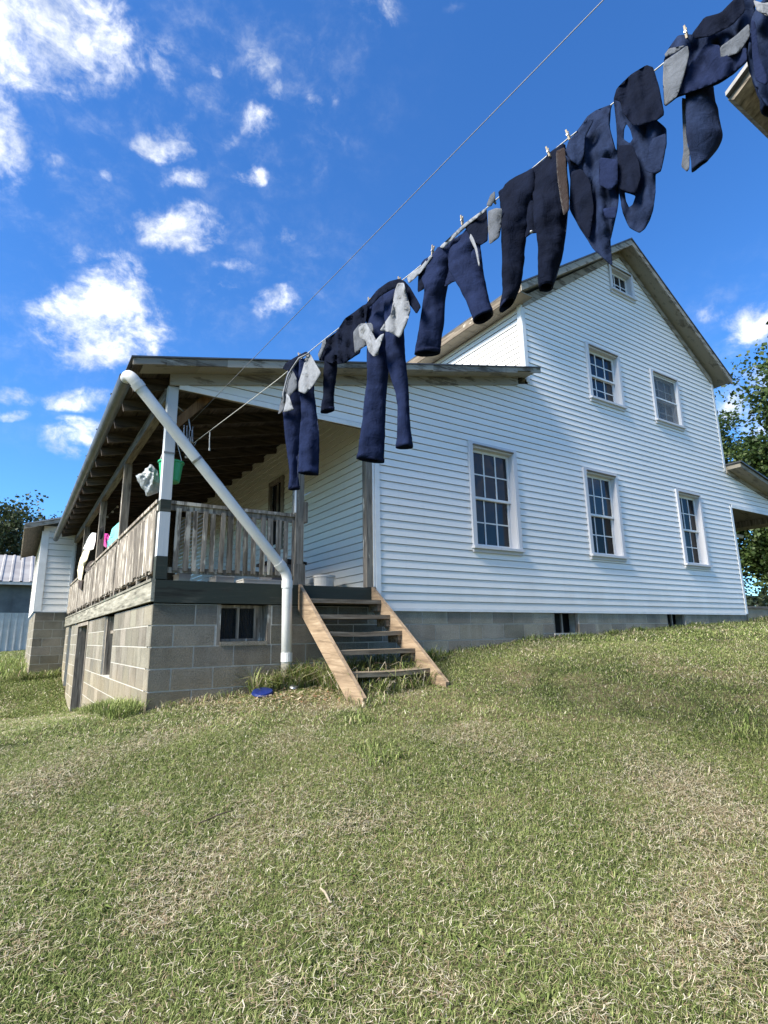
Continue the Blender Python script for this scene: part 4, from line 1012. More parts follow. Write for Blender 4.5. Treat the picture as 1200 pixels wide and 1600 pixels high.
child(g4, 'front_flap', [lambda m: panel(m, P4([(64, 935), (100, 900), (150, 868), (210, 795), (225, 800), (170, 880), (140, 915), (76, 972)]), .05, 23, .012), lambda m: panel(m, P4([(268, 742), (420, 600), (555, 500), (562, 515), (430, 618), (290, 755)]), .04, 24, .012)], M['lining'])
child(g4, 'pocket', [lambda m: panel(m, P4([(462, 660), (480, 690), (505, 760), (520, 860), (512, 865), (490, 760), (455, 690)]), .12, 25, .01)], M['lining'])
child(g4, 'pocket', [lambda m: panel(m, P4([(420, 610), (500, 545), (560, 500), (570, 640), (568, 705), (520, 735), (470, 700)]), .02, 26, .02)], M['denim2'])
child(g4, 'waistband', [lambda m: panel(m, P4([(135, 905), (160, 890), (172, 1005), (130, 1028)]), .03, 27, .01)], M['denim2'])
# 5: dark pair with long tapering legs
g5 = garment('trousers', [
    leg('g5', F4([((640, 405), (855, 255), .03, 'p'), ((655, 500), (860, 390), .06, 'p'), ((655, 600), (852, 540), .07, 'f'), ((656, 700), (806, 690), .07, 'f'), ((660, 860), (788, 870), .065, 'f'), ((664, 990), (765, 1000), .06, 'f'), ((644, 1130), (735, 1075), .085, 'f')]), 29),
    leg('g5', F4([((838, 265), (1045, 108), .03, 'p'), ((848, 400), (1060, 265), .06, 'p'), ((856, 540), (1070, 430), .075, 'f'), ((874, 640), (1062, 600), .075, 'f'), ((884, 760), (1040, 760), .07, 'f'), ((888, 870), (1012, 880), .06, 'f'), ((897, 985), (972, 1000), .06, 'f')]), 30),
    lambda m: panel(m, P4([(645, 425), (720, 330), (850, 250), (1045, 115), (1062, 280), (1070, 470), (960, 600), (882, 655), (840, 660), (795, 692), (660, 610)]), -.02, 62, .025)],
    M['denim2'], 'dark navy trousers whose tapering legs end over the main roof edge', 'trousers', pl(830, 262))
add_hems(g5, 'g5')
child(g5, 'front_flap', [lambda m: panel(m, P4([(560, 485), (585, 420), (612, 395), (615, 440), (590, 490)]), .05, 31, .01), lambda m: panel(m, P4([(570, 520), (620, 500), (658, 505), (655, 600), (640, 685), (580, 728), (572, 640)]), .06, 32, .03)], M['lining2'])
child(g5, 'strap', [lambda m: panel(m, P4([(995, 145), (1050, 120), (1062, 300), (1078, 510), (1045, 548), (1030, 480), (1005, 320)]), .13, 33, .01)], M['brown'], 'brown strip hanging at the right')
child(g5, 'button', [lambda m: m.lathe(pl(*A4(842, 652), .12), [(.0, 0), (.008, 0), (.008, .005), (0, .005)], 8)], M['steel'])
# 6: vest with pointed hem
g6 = garment('vest', [
    lambda m: panel(m, P5([(75, 850), (110, 770), (165, 700), (200, 645), (250, 610), (340, 575), (322, 640), (322, 690), (345, 790), (375, 850), (382, 1000), (374, 1130), (345, 1260), (330, 1330), (343, 1470), (240, 1378), (170, 1270), (118, 1180), (104, 1150), (112, 1000), (100, 900)]), .05, 34, .045, lean=.01),
    lambda m: panel(m, P5([(110, 790), (170, 700), (335, 585), (325, 700), (365, 850), (370, 1000), (360, 1150), (300, 1280), (200, 1240), (120, 1130), (120, 950)]), -.07, 35, .03)],
    M['denim3'], 'navy sleeveless vest with long pointed hem touching the roof peak', 'vest', pl(930, 185))
child(g6, 'pocket', [lambda m: panel(m, P5([(270, 870), (372, 880), (372, 1010), (330, 1050), (268, 1020)]), .105, 36, .012), lambda m: panel(m, P5([(290, 1150), (372, 1140), (355, 1210), (300, 1200)]), .105, 37, .01)], M['denim'])
child(g6, 'front_panel', [lambda m: panel(m, P5([(112, 950), (170, 930), (220, 1000), (240, 1150), (215, 1320), (170, 1262), (120, 1175), (106, 1130)]), .10, 38, .02)], M['denim2'])
child(g6, 'collar', [lambda m: panel(m, P5([(78, 850), (100, 780), (160, 710), (215, 650), (240, 660), (190, 760), (185, 850), (160, 920), (110, 880)]), .11, 39, .02)], M['denim3'])
# 7: vest with arm holes open to the sky
g7 = garment('vest', [
    lambda m: panel(m, P5([(350, 548), (365, 490), (440, 415), (530, 358), (566, 372), (585, 430), (600, 490), (627, 632), (585, 665), (620, 690), (638, 712), (640, 800), (610, 945), (578, 962), (580, 1050), (570, 1140), (550, 1212), (520, 1262), (490, 1284), (432, 1252), (398, 1168), (376, 1040), (368, 900), (366, 700), (358, 620)]), .04, 40, .04,
        holes=[P5([(405, 715), (420, 682), (440, 715), (455, 765), (438, 790), (402, 768)]), P5([(408, 1058), (472, 1080), (455, 1130), (432, 1145), (415, 1110)])])],
    M['denim3'], 'navy sleeveless vest with two open arm holes showing sky', 'vest', pl(1005, 130))
child(g7, 'back_lining', [lambda m: panel(m, P5([(372, 800), (452, 800), (490, 900), (498, 980), (470, 1070), (408, 1052), (380, 1040), (370, 900)]), .09, 41, .02)], M['denim2'])
child(g7, 'collar', [lambda m: panel(m, P5([(350, 550), (365, 490), (440, 415), (530, 358), (566, 372), (600, 490), (627, 632), (585, 662), (500, 690), (455, 690), (400, 620), (385, 560)]), .10, 42, .02)], M['denim2'])
child(g7, 'pocket', [lambda m: panel(m, P5([(545, 810), (565, 765), (638, 735), (638, 800), (610, 940), (575, 958), (520, 940)]), .095, 43, .01)], M['denim3'])
# 8: pair folded over the line, one leg down
g8 = garment('trousers', [
    lambda m: panel(m, P5([(625, 335), (640, 285), (680, 230), (705, 196), (790, 190), (850, 95), (940, 72), (1010, 0), (1060, -40), (1130, -60), (1125, 90), (1110, 160), (1088, 335), (1010, 410), (930, 462), (890, 478), (800, 505), (700, 535), (630, 590), (622, 450)]), .03, 44, .05, fold=(.9, 2.0)),
    lambda m: loft(m, [(A5(745, 480), A5(885, 440), .05, 'f'), (A5(750, 560), A5(902, 550), .055, 'f'), (A5(755, 680), A5(926, 670), .058, 'f'), (A5(762, 800), A5(932, 790), .058, 'f'), (A5(785, 935), A5(870, 885), .055, 'f')], 45)],
    M['denim3'], 'navy trousers folded over the line near the top, strap hanging beside one leg', 'trousers', pl(1072, 60))
child(g8, 'lining', [lambda m: panel(m, P5([(625, 340), (700, 290), (755, 250), (765, 300), (735, 420), (700, 530), (630, 588), (622, 450)]), .09, 46, .03), lambda m: panel(m, P5([(630, 300), (655, 268), (745, 250), (700, 285), (635, 315)]), .08, 47, .01)], M['lining2'])
child(g8, 'pocket', [lambda m: panel(m, P5([(935, 260), (1020, 200), (1095, 130), (1100, 200), (1040, 290), (940, 325)]), .09, 48, .02)], M['lining2'])
child(g8, 'front_flap', [lambda m: panel(m, P5([(720, 500), (770, 350), (860, 240), (935, 250), (940, 320), (1080, 260), (1085, 335), (1000, 410), (880, 470), (710, 528)]), .07, 49, .03)], M['denim'])
child(g8, 'strap', [lambda m: panel(m, P5([(724, 540), (750, 545), (755, 800), (768, 830), (765, 930), (752, 947), (722, 920), (735, 830)]), .0, 50, .004)], M['lining2'])
child(g8, 'waistband', [lambda m: panel(m, P5([(780, 190), (850, 95), (940, 72), (1010, 0), (1060, -40), (1075, 60), (1000, 140), (880, 200), (800, 215)]), .10, 51, .02)], M['denim2'])
# 9: garment leaving the frame at the upper right
g9 = garment('trousers', [
    lambda m: panel(m, P5([(1085, 330), (1100, 180), (1110, 100), (1150, 20), (1250, -60), (1330, -130), (1340, 100), (1330, 420), (1290, 560), (1200, 590), (1150, 520), (1100, 400)]), .05, 52, .05, fold=(.8, 2.2)),
    lambda m: loft(m, [(A5(1100, 300), A5(1230, 250), .05, 'f'), (A5(1120, 400), A5(1260, 400), .06, 'f'), (A5(1150, 500), A5(1290, 520), .06, 'f'), (A5(1180, 590), A5(1300, 620), .06, 'f')], 53)],
    M['denim3'], 'uppermost navy garment cut by the picture edge beside the grey barn roof', 'trousers', pl(1190, -20))
child(g9, 'lining', [lambda m: panel(m, P5([(1120, 0), (1170, 20), (1230, 10), (1290, 0), (1280, 60), (1200, 90), (1140, 60)]), .12, 54, .03)], M['lining'])
child(g9, 'seam', [lambda m: panel(m, P5([(1108, 110), (1130, 120), (1150, 300), (1200, 440), (1190, 470), (1130, 440), (1112, 300)]), .115, 55, .01)], M['denim'])
# pegs
PINS = [((1072, 52), 'pale clothespin standing highest on the line above folded trousers'), ((888, 212), 'pale clothespin between the dark tapering trousers and the pointed vest'),
        ((772, 312), 'clothespin between the spread leg trousers and the dark tapering pair'), ((676, 392), 'pale upright clothespin on the waist of the spread leg trousers'),
        ((857, 238), 'clothespin on the waist of the dark tapering trousers'), ((624, 440), 'clothespin at the right of the long trousers with a grey flap'),
        ((577, 472), 'clothespin on the bunched dark trousers'), ((468, 557), 'clothespin on the lowest trousers nearest the porch'), ((722, 345), 'clothespin on the right waist of the spread leg trousers')]
for (pp, lb) in PINS:
    q = pl(*pp, .03); r_ = thing('clothespin', tuple(q), lb, 'clothespin', 'clothespins on the line')
    ang = random.uniform(-.25, .25); up = np.array((0, 0, 1.))*math.cos(ang)+LH_*math.sin(ang)
    for sgn in (-1, 1):
        t = MB(); t.bar(q-up*.030+PN*sgn*.004, q+up*.034+PN*sgn*.008, .008, .005, up=PN); t.build('prong', M['pin'], r_)
    t = MB(); t.tube([q-PN*.012, q+PN*.012], .005, 8); t.build('spring', M['steel'], r_)

# ------------------------------------------------------------------ porch laundry and clutter
def hang_bucket():
    c = on_y(265, 760, .30); top = on_y(265, 722, .30)
    h = top[2]-c[2]; 
    r_ = thing('hanging_bucket', (c[0], c[1], c[2]-.02), 'bright green plastic bucket hanging behind the white corner post', 'bucket')
    m = MB(); m.lathe((c[0], c[1], top[2]-.22), [(0, .0), (.093, .0), (.098, .01), (.122, .20), (.134, .205), (.134, .222), (.126, .222), (.118, .2), (.09, .012), (0, .012)], 28)
    m.build('body', M['greenplastic'], r_, smooth=False)
    m = MB(); zt = top[2]
    m.tube([(c[0]-.12, c[1], zt-.01), (c[0]-.05, c[1], zt+.22), (c[0], c[1], zt+.30), (c[0]+.05, c[1], zt+.22), (c[0]+.12, c[1], zt-.01)], .004, 6); m.tube([(c[0], c[1], zt+.3), (c[0]+.02, c[1], zt+.42), (.1, .16, 4.02)], .004, 6)
    m.build('wire_handle', M['steel'], r_)
hang_bucket()
def crumple(name, pts, y, seed, mat, label, cat, depth=.1, origin=None):
    """a hanging crumpled cloth or bag: closed puffy form with folds"""
    c = np.mean([on_y(*p, y) for p in pts], axis=0); P_ = [on_y(*p, y) for p in pts]
    m = MB(); n = len(P_); K = 9; vs = []
    # densify outline
    out = []
    for a, b in zip(P_, P_[1:]+P_[:1]):
        for j in range(5): out.append(a+(b-a)*j/5)
    N = len(out)
    for side in (1, -1):
        for k in range(K):
            u = k/(K-1)
            for p in out:
                q = c+(p-c)*(1-u*.98); hgt = depth*math.sqrt(max(0, 1-(1-u)**2))*.5
                d = .8*depth*wr((q[0]*2.2, side, q[2]*.9), 13, seed)+.45*depth*wr(q, 30, seed+1); q = q+np.array((.10*depth*wr(q, 22, seed+4), 0, .10*depth*wr(q, 22, seed+6)))*(1-u)
                q = q+np.array((0, -side*hgt+d*u, 0)); vs.append(q)
    fs = []
    for s2 in (0, 1):
        for k in range(K-1):
            for j in range(N):
                b0 = s2*K*N
                fs.append((b0+k*N+j, b0+k*N+(j+1) % N, b0+(k+1)*N+(j+1) % N, b0+(k+1)*N+j))
    m.mesh(vs, fs); o = m.build(name, mat, origin=c, smooth=True); return tag(o, label, cat)
crumple('plastic_bag', [(234, 725), (247, 735), (252, 762), (248, 770), (230, 776), (222, 762), (212, 744), (222, 738)], .55, 3, M['bag'], 'crumpled clear plastic bag hanging left of the green bucket', 'bag', .2)
def side_cloth(name, pts, x, seed, mat, label, cat, depth=.06):
    P_ = [on_x(*p, x) for p in pts]; c = np.mean(P_, axis=0); m = MB(); out = []
    for a, b in zip(P_, P_[1:]+P_[:1]):
        for j in range(5): out.append(a+(b-a)*j/5)
    N = len(out); K = 8; vs = []; fs = []
    for side in (1, -1):
        for k in range(K):
            u = k/(K-1)
            for p in out:
                q = c+(p-c)*(1-u*.98); hgt = depth*math.sqrt(max(0, 1-(1-u)**2))*.5
                d = .8*depth*wr((side, q[1]*3, q[2]*.7), 8, seed)+.4*depth*wr(q, 18, seed+2); vs.append(q+np.array((-side*hgt+d*u, 0, 0)))
    for s2 in (0, 1):
        for k in range(K-1):
            for j in range(N): b0 = s2*K*N; fs.append((b0+k*N+j, b0+k*N+(j+1) % N, b0+(k+1)*N+(j+1) % N, b0+(k+1)*N+j))
    m.mesh(vs, fs); o = m.build(name, mat, origin=c, smooth=True); return tag(o, label, cat)
side_cloth('hanging_cloth', [(186, 816), (187, 830), (186, 846), (177, 853), (168, 860), (168, 850), (173, 838), (177, 824)], .10, 1, M['teal'], 'pale teal cloth draped inside the side rail near the second post', 'cloth')
side_cloth('hanging_cloth', [(161, 833), (170, 834), (172, 842), (166, 856), (160, 852)], .16, 2, M['pink'], 'small magenta cloth hanging beside the teal cloth', 'cloth')
side_cloth('hanging_cloth', [(144, 832), (150, 833), (149, 846), (146, 858), (138, 861), (130, 858), (134, 850), (139, 838)], .0, 3, M['cloth_white'], 'white cloth hung over the side rail above the cream cloth', 'cloth')
side_cloth('hanging_cloth', [(131, 860), (140, 861), (136, 875), (131, 884), (129, 896), (127, 908), (122, 905), (121, 892), (125, 874)], -.06, 4, M['cloth_cream'], 'long cream cloth draped over the outside of the side rail', 'cloth')
side_cloth('hanging_cloth', [(135, 878), (146, 876), (142, 890), (132, 896)], .0, 5, M['cloth_dark'], 'dark brown cloth bunched on the rail beside the cream cloth', 'cloth')
side_cloth('hanging_cloth', [(124, 905), (129, 906), (127, 922), (124, 920)], -.05, 6, M['cloth_dark'], 'dark cloth tail hanging below the cream cloth', 'cloth')
# string of small lights inside the porch, on the second bay
t = MB(); pts = [on_x(*p, .35) for p in ((160, 810), (168, 806), (176, 798), (184, 790))]; t.tube(pts, .005, 5)
o = t.build('light_string', M['wire'], origin=pts[0]); tag(o, 'drooping string of small grey bulbs inside the side porch opening', 'string lights')
for p in pts:
    t = MB(); t.lathe(p+np.array((0, 0, -.05)), [(0, 0), (.02, .01), (.025, .03), (.01, .055), (0, .055)], 8); t.build('bulb', M['whiteplastic'], o)
t = MB(); c = on_x(160, 832, -.03)
for k in range(3): t.tube([c+np.array((0, .09*math.cos(a), .09*math.sin(a)+.0)) + np.array((-.012*k, 0, -.01*k)) for a in np.linspace(0, 2*math.pi, 20)], .009, 6)
o = t.build('hose_loop', M['black'], origin=c); tag(o, 'black loop of hose hung on the third porch post', 'hose')
# bucket and bin on the deck by the steps
r_ = thing('white_bucket', (2.2, .75, DECK), 'white lidded plastic bucket on the porch deck behind the steps', 'bucket')
t = MB(); t.lathe((2.2, .75, DECK), [(0, .002), (.12, .002), (.135, .17), (.135, .175)], 24); t.build('body', M['whiteplastic'], r_)
t = MB(); t.lathe((2.2, .75, DECK), [(.138, .176), (.145, .178), (.145, .20), (.13, .206), (0, .206)], 24); t.build('lid', M['whiteplastic'], r_)
r_ = thing('storage_bin', (1.95, 1.5, DECK), 'grey bin with a dark lid beside the middle porch post', 'bin')
t = MB(); t.prism([(1.72, DECK+.001), (2.13, DECK+.001), (2.16, DECK+.40), (1.69, DECK+.40)], 'y', 1.3, 1.75); t.build('body', M['screen'], r_)
t = MB(); t.prism([(1.66, DECK+.401), (2.2, DECK+.401), (2.2, DECK+.44), (1.93, DECK+.47), (1.66, DECK+.44)], 'y', 1.27, 1.78); t.build('lid', M['black'], r_)
for (x0, x1, y0, hh, lb) in ((.30, .42, .35, .10, 'small white box under the front rail near the corner post'), (.72, .92, .45, .10, 'white box under the middle of the front rail'), (1.05, 1.5, .5, .085, 'long low white box on the deck by the middle post')):
    t = MB(); t.box(x0, x1, y0, y0+.25, DECK+.001, DECK+hh); t.box(x0-.006, x1+.006, y0-.006, y0+.256, DECK+hh, DECK+hh+.012, .92); o = t.build('white_box', M['whiteplastic'], origin=((x0+x1)/2, y0+.12, DECK)); tag(o, lb, 'box')
# things on the grass
p = on_y(410, 1084, -.33); gx, gy_ = p[0], -.33; g0 = gz(gx, gy_)
t = MB(); t.lathe((gx, gy_, g0+.045), [(0, .018), (.075, .014), (.095, .010), (.105, -.010), (.101, -.014), (.09, .002), (0, .008)], 28)
o = t.build('plastic_disc', M['blueplastic'], origin=(gx, gy_, g0+.045)); o.rotation_euler = (R(14), R(-7), 0); tag(o, 'blue round plastic disc lying in the grass by the downspout foot', 'disc')
p = on_y(459, 1080, -.3); g0 = gz(p[0], -.3); t = MB(); t.lathe((p[0], -.3, g0+.03), [(0, .015), (.036, .015), (.045, .0), (0, 0)], 14); o = t.build('crushed_cup', M['steel'], origin=(p[0], -.3, g0+.03)); o.rotation_euler = (R(18), 0, 0); tag(o, 'small pale flattened cup lid between the blue disc and the steps', 'cup lid')
def ground_hit(px, py):
    d = ray(px, py); t_ = .5
    for _ in range(6000):
        q = CAM+d*t_
        if q[2] < gz(q[0], q[1]): break
        t_ += .004
    return q
a = ground_hit(500, 1400); b = ground_hit(516, 1424); t = MB(); t.tube([a+np.array((0, 0, .03)), (a+b)/2+np.array((0, 0, .04)), b+np.array((0, 0, .03))], [.003, .005, .004], 7); o = t.build('bleached_stick', M['pin'], origin=a); tag(o, 'short white bleached stick lying in the foreground grass', 'stick')
a = ground_hit(308, 1298); b = ground_hit(362, 1280); t = MB(); t.tube([a+np.array((0, 0, .03)), (a+b)/2+np.array((.02, 0, .045)), b+np.array((0, 0, .04))], [.003, .004, .002], 7); o = t.build('dark_twig', M['bark'], origin=a); tag(o, 'dark thin twig on the lawn below the block wall corner', 'twig')
t = MB(); q = ground_hit(20, 1052); r2 = ground_hit(0, 1062)
t.bar(r2+np.array((-.6, 0, .06)), q+np.array((.15, .3, .06)), .14, .05); o = t.build('loose_plank', M['grey_x'], origin=q); tag(o, 'pale plank lying on the far lawn left of the side building', 'plank')

# ------------------------------------------------------------------ trees
def bulk(name, V, F, C, mat, parent=None, origin=(0, 0, 0)):
    me = bpy.data.meshes.new(name); o0 = np.array(origin, float); V = np.asarray(V, float)-o0
    nv = len(V); F = np.asarray(F, np.int32); k = F.shape[1]
    me.vertices.add(nv); me.vertices.foreach_set('co', V.ravel().astype(np.float32))
    me.loops.add(F.size); me.loops.foreach_set('vertex_index', F.ravel())
    me.polygons.add(len(F)); me.polygons.foreach_set('loop_start', np.arange(0, F.size, k, dtype=np.int32)); me.polygons.foreach_set('loop_total', np.full(len(F), k, np.int32))
    at = me.color_attributes.new('tone', 'FLOAT_COLOR', 'POINT'); cc = np.ones((nv, 4), np.float32); cc[:, :3] = C; at.data.foreach_set('color', cc.ravel())
    me.update(); me.validate(); me.materials.append(mat)
    o = bpy.data.objects.new(name, me); COL.objects.link(o)
    if parent is not None: o.parent = parent; o.location = tuple(o0-world_loc(parent))
    else: o.location = tuple(o0)
    return o
def leaves(cent, size, rg, cols):
    """one folded leaf (two triangles) per centre"""
    n = len(cent); d = rg.normal(size=(n, 3)); d /= np.linalg.norm(d, axis=1)[:, None]; d[:, 2] = d[:, 2]*.6-.25
    u = np.cross(d, rg.normal(size=(n, 3))); u /= np.linalg.norm(u, axis=1)[:, None]+1e-9
    s = size*rg.uniform(.6, 1.35, n)[:, None]; d = d/np.linalg.norm(d, axis=1)[:, None]*s; u = u*s*.42
    nrm = np.cross(d, u); nrm /= np.linalg.norm(nrm, axis=1)[:, None]+1e-9
    V = np.stack([cent-d*.5, cent+u+nrm*s*.12-d*.05, cent+d*.5, cent-u+nrm*s*.12-d*.05], 1).reshape(-1, 3)
    F = np.arange(4*n).reshape(n, 4); C = np.repeat(cols, 4, axis=0)
    return V, F, C
def tree(name, base, h, spread, label, seed, nleaf=26000, lsize=.16, first=.25, cols=((.018, .038, .010), (.050, .085, .021), (.10, .135, .04)), group=None, nl=14, gap=.42, squash=.8):
    rg = np.random.default_rng(seed); b = np.array(base, float); T = thing(name, tuple(b), label, 'tree', group)
    mb = MB(); tips = []
    top = b+np.array((rg.normal()*.3, rg.normal()*.3, h*.86)); pts = [b+np.array((0, 0, -.3)), b+(top-b)*.3+rg.normal(size=3)*[.12, .12, 0], b+(top-b)*.65+rg.normal(size=3)*[.25, .25, 0], top]
    r0 = h*.026
    mb.tube(pts, [r0*1.25, r0*.85, r0*.5, r0*.12], 9)
    def along(u):
        u *= 3; i = min(int(u), 2); return pts[i]+(pts[i+1]-pts[i])*(u-i)
    for k in range(nl):
        u = first+(.97-first)*(k+rg.uniform(0, .9))/nl; a = k*2.4+rg.uniform(-.4, .4); p = along(u)
        prof = math.sin(math.pi*min(1, .22+.78*(1-(u-first)/(1-first))))
        L = spread*(.45+.6*prof)*rg.uniform(.75, 1.15)
        e = p+np.array((math.cos(a)*L, math.sin(a)*L, L*rg.uniform(.1, .55)*squash)); m_ = (p+e)/2+np.array((0, 0, L*.10))
        mb.tube([p, m_, e], [r0*.42*(1-u*.6), r0*.25*(1-u*.6), r0*.06], 6)
        for q in range(6):
            f = rg.uniform(.35, 1.05); s_ = p+(e-p)*f; tp = s_+rg.normal(size=3)*L*np.array((.24, .24, .20)); mb.tube([p+(e-p)*f*.9, (s_+tp)/2, tp], [r0*.12, r0*.07, r0*.03], 4); tips.append((tp, L*.30))
        tips.append((e, L*.28))
    tips.append((top, spread*.25))
    mb.build('trunk', M['bark'], T)
    per = nleaf//len(tips); cen = []; tn = []
    for (c, r_) in tips:
        k = int(per*rg.uniform(.45, 1.5)); r_ = max(.35, r_)*rg.uniform(.7, 1.25)
        sub = rg.normal(size=(5, 3))*r_*.55; pk = rg.integers(0, 5, k)
        q = c+sub[pk]+rg.normal(size=(k, 3))*r_*gap*np.array((1, 1, .75)); cen.append(q)
        cv = rg.uniform(-.18, .18); tn.append(np.clip(rg.normal(.42+cv, .22, k), 0, 1))
    cen = np.concatenate(cen); tn = np.concatenate(tn)[:, None]; c0, c1, c2 = [np.array(c) for c in cols]
    colr = np.where(tn < .5, c0+(c1-c0)*tn*2, c1+(c2-c1)*(tn-.5)*2)
    V, F, C = leaves(cen, lsize, rg, colr); bulk('crown', V, F, C, M['leaf'], T, tuple(b)); return T
def G(x, y): return (x, y, gz(x, y))
tree('broadleaf_tree', G(-5.3, 47), 10.4, 4.2, 'dark leafy tree standing behind the metal shed roof', 21, 26000, .26, .2, group='trees behind the metal shed', cols=((.02, .032, .014), (.05, .068, .028), (.09, .11, .05)))
tree('broadleaf_tree', G(.9, 50), 10.5, 3.6, 'dark leafy tree rising just behind the side building roof', 22, 24000, .26, .2, group='trees behind the metal shed', cols=((.02, .032, .014), (.05, .068, .028), (.09, .11, .05)))
def spot(px, dist):
    d = ray(px, 900); k = dist/math.hypot(d[0], d[1]); return G(CAM[0]+d[0]*k, CAM[1]+d[1]*k)
def top_h(b, py):                                   # height that a crown must reach to show its top at row py
    d = ray(1200, py); k = math.hypot(b[0]-CAM[0], b[1]-CAM[1])/math.hypot(d[0], d[1]); return CAM[2]+d[2]*k-b[2]
b = spot(1262, 25); tree('broadleaf_tree', b, top_h(b, 640)*.86, 2.5, 'green leafy tree right of the house above the rear porch roof', 31, 70000, .125, .20, group='trees beside the rear porch', nl=15)
b = spot(1400, 21); tree('broadleaf_tree', b, top_h(b, 455)*.84, 1.9, 'taller tree whose branch tips reach in at the right picture edge', 32, 46000, .125, .40, group='trees beside the rear porch', nl=13)
tree('broadleaf_tree', G(27, 12), 6.2, 3.6, 'lower spreading tree seen through the open rear porch', 33, 60000, .15, .10, group='trees beside the rear porch')
def bush(base, r, h, label, seed, n=5000, ls=.1, cols=((.02, .035, .01), (.055, .08, .02), (.12, .14, .05))):
    rg = np.random.default_rng(seed); b = np.array(base, float); T = thing('bush', tuple(b), label, 'bush', 'bushes beyond the rear porch')
    mb = MB(); tips = []
    for k in range(11):
        a = rg.uniform(0, 6.28); e = b+np.array((math.cos(a)*r*rg.uniform(.2, .9), math.sin(a)*r*rg.uniform(.2, .9), h*rg.uniform(.45, 1.0))); mb.tube([b, (b+e)/2+rg.normal(size=3)*.1, e], [.03, .02, .006], 5); tips.append(e)
    mb.build('stem', M['bark'], T); tips = np.array(tips); pk = rg.integers(0, len(tips), n)
    cen = tips[pk]+rg.normal(size=(n, 3))*np.array((r*.3, r*.3, h*.2)); cen[:, 2] = np.maximum(cen[:, 2], b[2]+.05); tn = np.clip(rg.normal(.5, .25, n), 0, 1)[:, None]; c0, c1, c2 = [np.array(c) for c in cols]
    V, F, C = leaves(cen, ls, rg, np.where(tn < .5, c0+(c1-c0)*tn*2, c1+(c2-c1)*(tn-.5)*2)); bulk('foliage', V, F, C, M['leaf'], T, tuple(b))
bush(G(21.5, 8.5), 1.8, 2.2, 'leafy bush showing above the low tan wall at the right edge', 41)
bush(G(24, 7.5), 2.0, 2.0, 'pale bush further back at the right edge under the trees', 42, cols=((.05, .06, .03), (.11, .13, .06), (.24, .26, .15)))
# far woods as one mass beyond the house
rg = np.random.default_rng(5); n = 26000; ang = rg.uniform(-1.0, 2.3, n); rad = rg.uniform(120, 150, n); hx = np.sin(ang)*rad; hy = np.cos(ang)*rad
hh = 4.5+2.2*np.sin(ang*17)+1.6*np.sin(ang*41+1)+rg.normal(size=n)*.5; cen = np.stack([hx, hy, 1.5+hh*rg.uniform(0, 1, n)**.7], 1)
tn = np.clip(rg.normal(.45, .25, n), 0, 1)[:, None]; V, F, C = leaves(cen, 1.5, rg, np.array((.014, .024, .012))+(np.array((.05, .066, .028))-np.array((.014, .024, .012)))*tn)
o = bulk('distant_woods', V, F, C, M['leaf']); tag(o, 'low dark line of far woods beyond the yard', 'woods', kind='stuff')

# ------------------------------------------------------------------ grass
def patch(x, y):
    """0 green .. 1 straw"""
    v = .37+.20*np.sin(x*1.3+np.sin(y*1.9)*1.3)*np.sin(y*1.45+1.1*np.sin(x*1.1+.6))+.22*np.sin(x*3.1-y*2.3+1.7*np.sin(y*2.2))+.13*np.sin(x*7.3+y*5.1)*np.sin(y*6.7-x*4)
    v = v+.16*np.sin(x*11.3+2*np.sin(y*6.1))*np.sin(y*12.7+2*np.sin(x*7.7))+.10*np.sin(x*23+y*9)*np.sin(y*26-x*11)
    for (cx, cy, r_, k) in PATCH: v = v+k*np.exp(-((x-cx)**2+(y-cy)**2)/r_**2)
    return v
PATCH = []
for (px, py, r_, k) in ((230,1440,.16,.6),(420,1550,.14,.7),(700,1540,.12,.6),(900,1590,.12,.6),(560,1290,.16,.6),(220,1270,.2,.5),(960,1290,.2,.5),(440,1160,.25,.7),(700,1150,.3,.6),(1060,1220,.25,.5),(60,1240,.3,.5),(380,1270,.16,.5),(860,1450,.14,.5),(20,1480,.16,.5),(1150,1480,.16,.6),(520,1440,.14,.5),(300, 1380, .30, .75), (780, 1170, .38, .6), (1180, 1290, .35, .6), (500, 1105, .4, 1.0), (40, 1350, .3, .4), (330, 1100, .35, .5), (640, 1085, .25, .5), (1050, 1400, .3, .35),
                     (600, 1180, .3, -.7), (870, 1300, .5, -.5), (1190, 1150, .3, -.8), (350, 1200, .5, -.5), (560, 1130, .2, -.7), (650, 1360, .5, -.35), (150, 1560, .3, -.3), (800, 1120, .6, -.4), (1000, 1090, .6, -.15)):
    q = ground_hit(px, py); PATCH.append((q[0], q[1], r_, k))
GREEN = np.array([(.095, .135, .034), (.158, .205, .058), (.225, .270, .088), (.300, .325, .128)])
STRAW = np.array([(.40, .335, .215), (.52, .45, .315), (.62, .56, .43), (.33, .24, .155)])
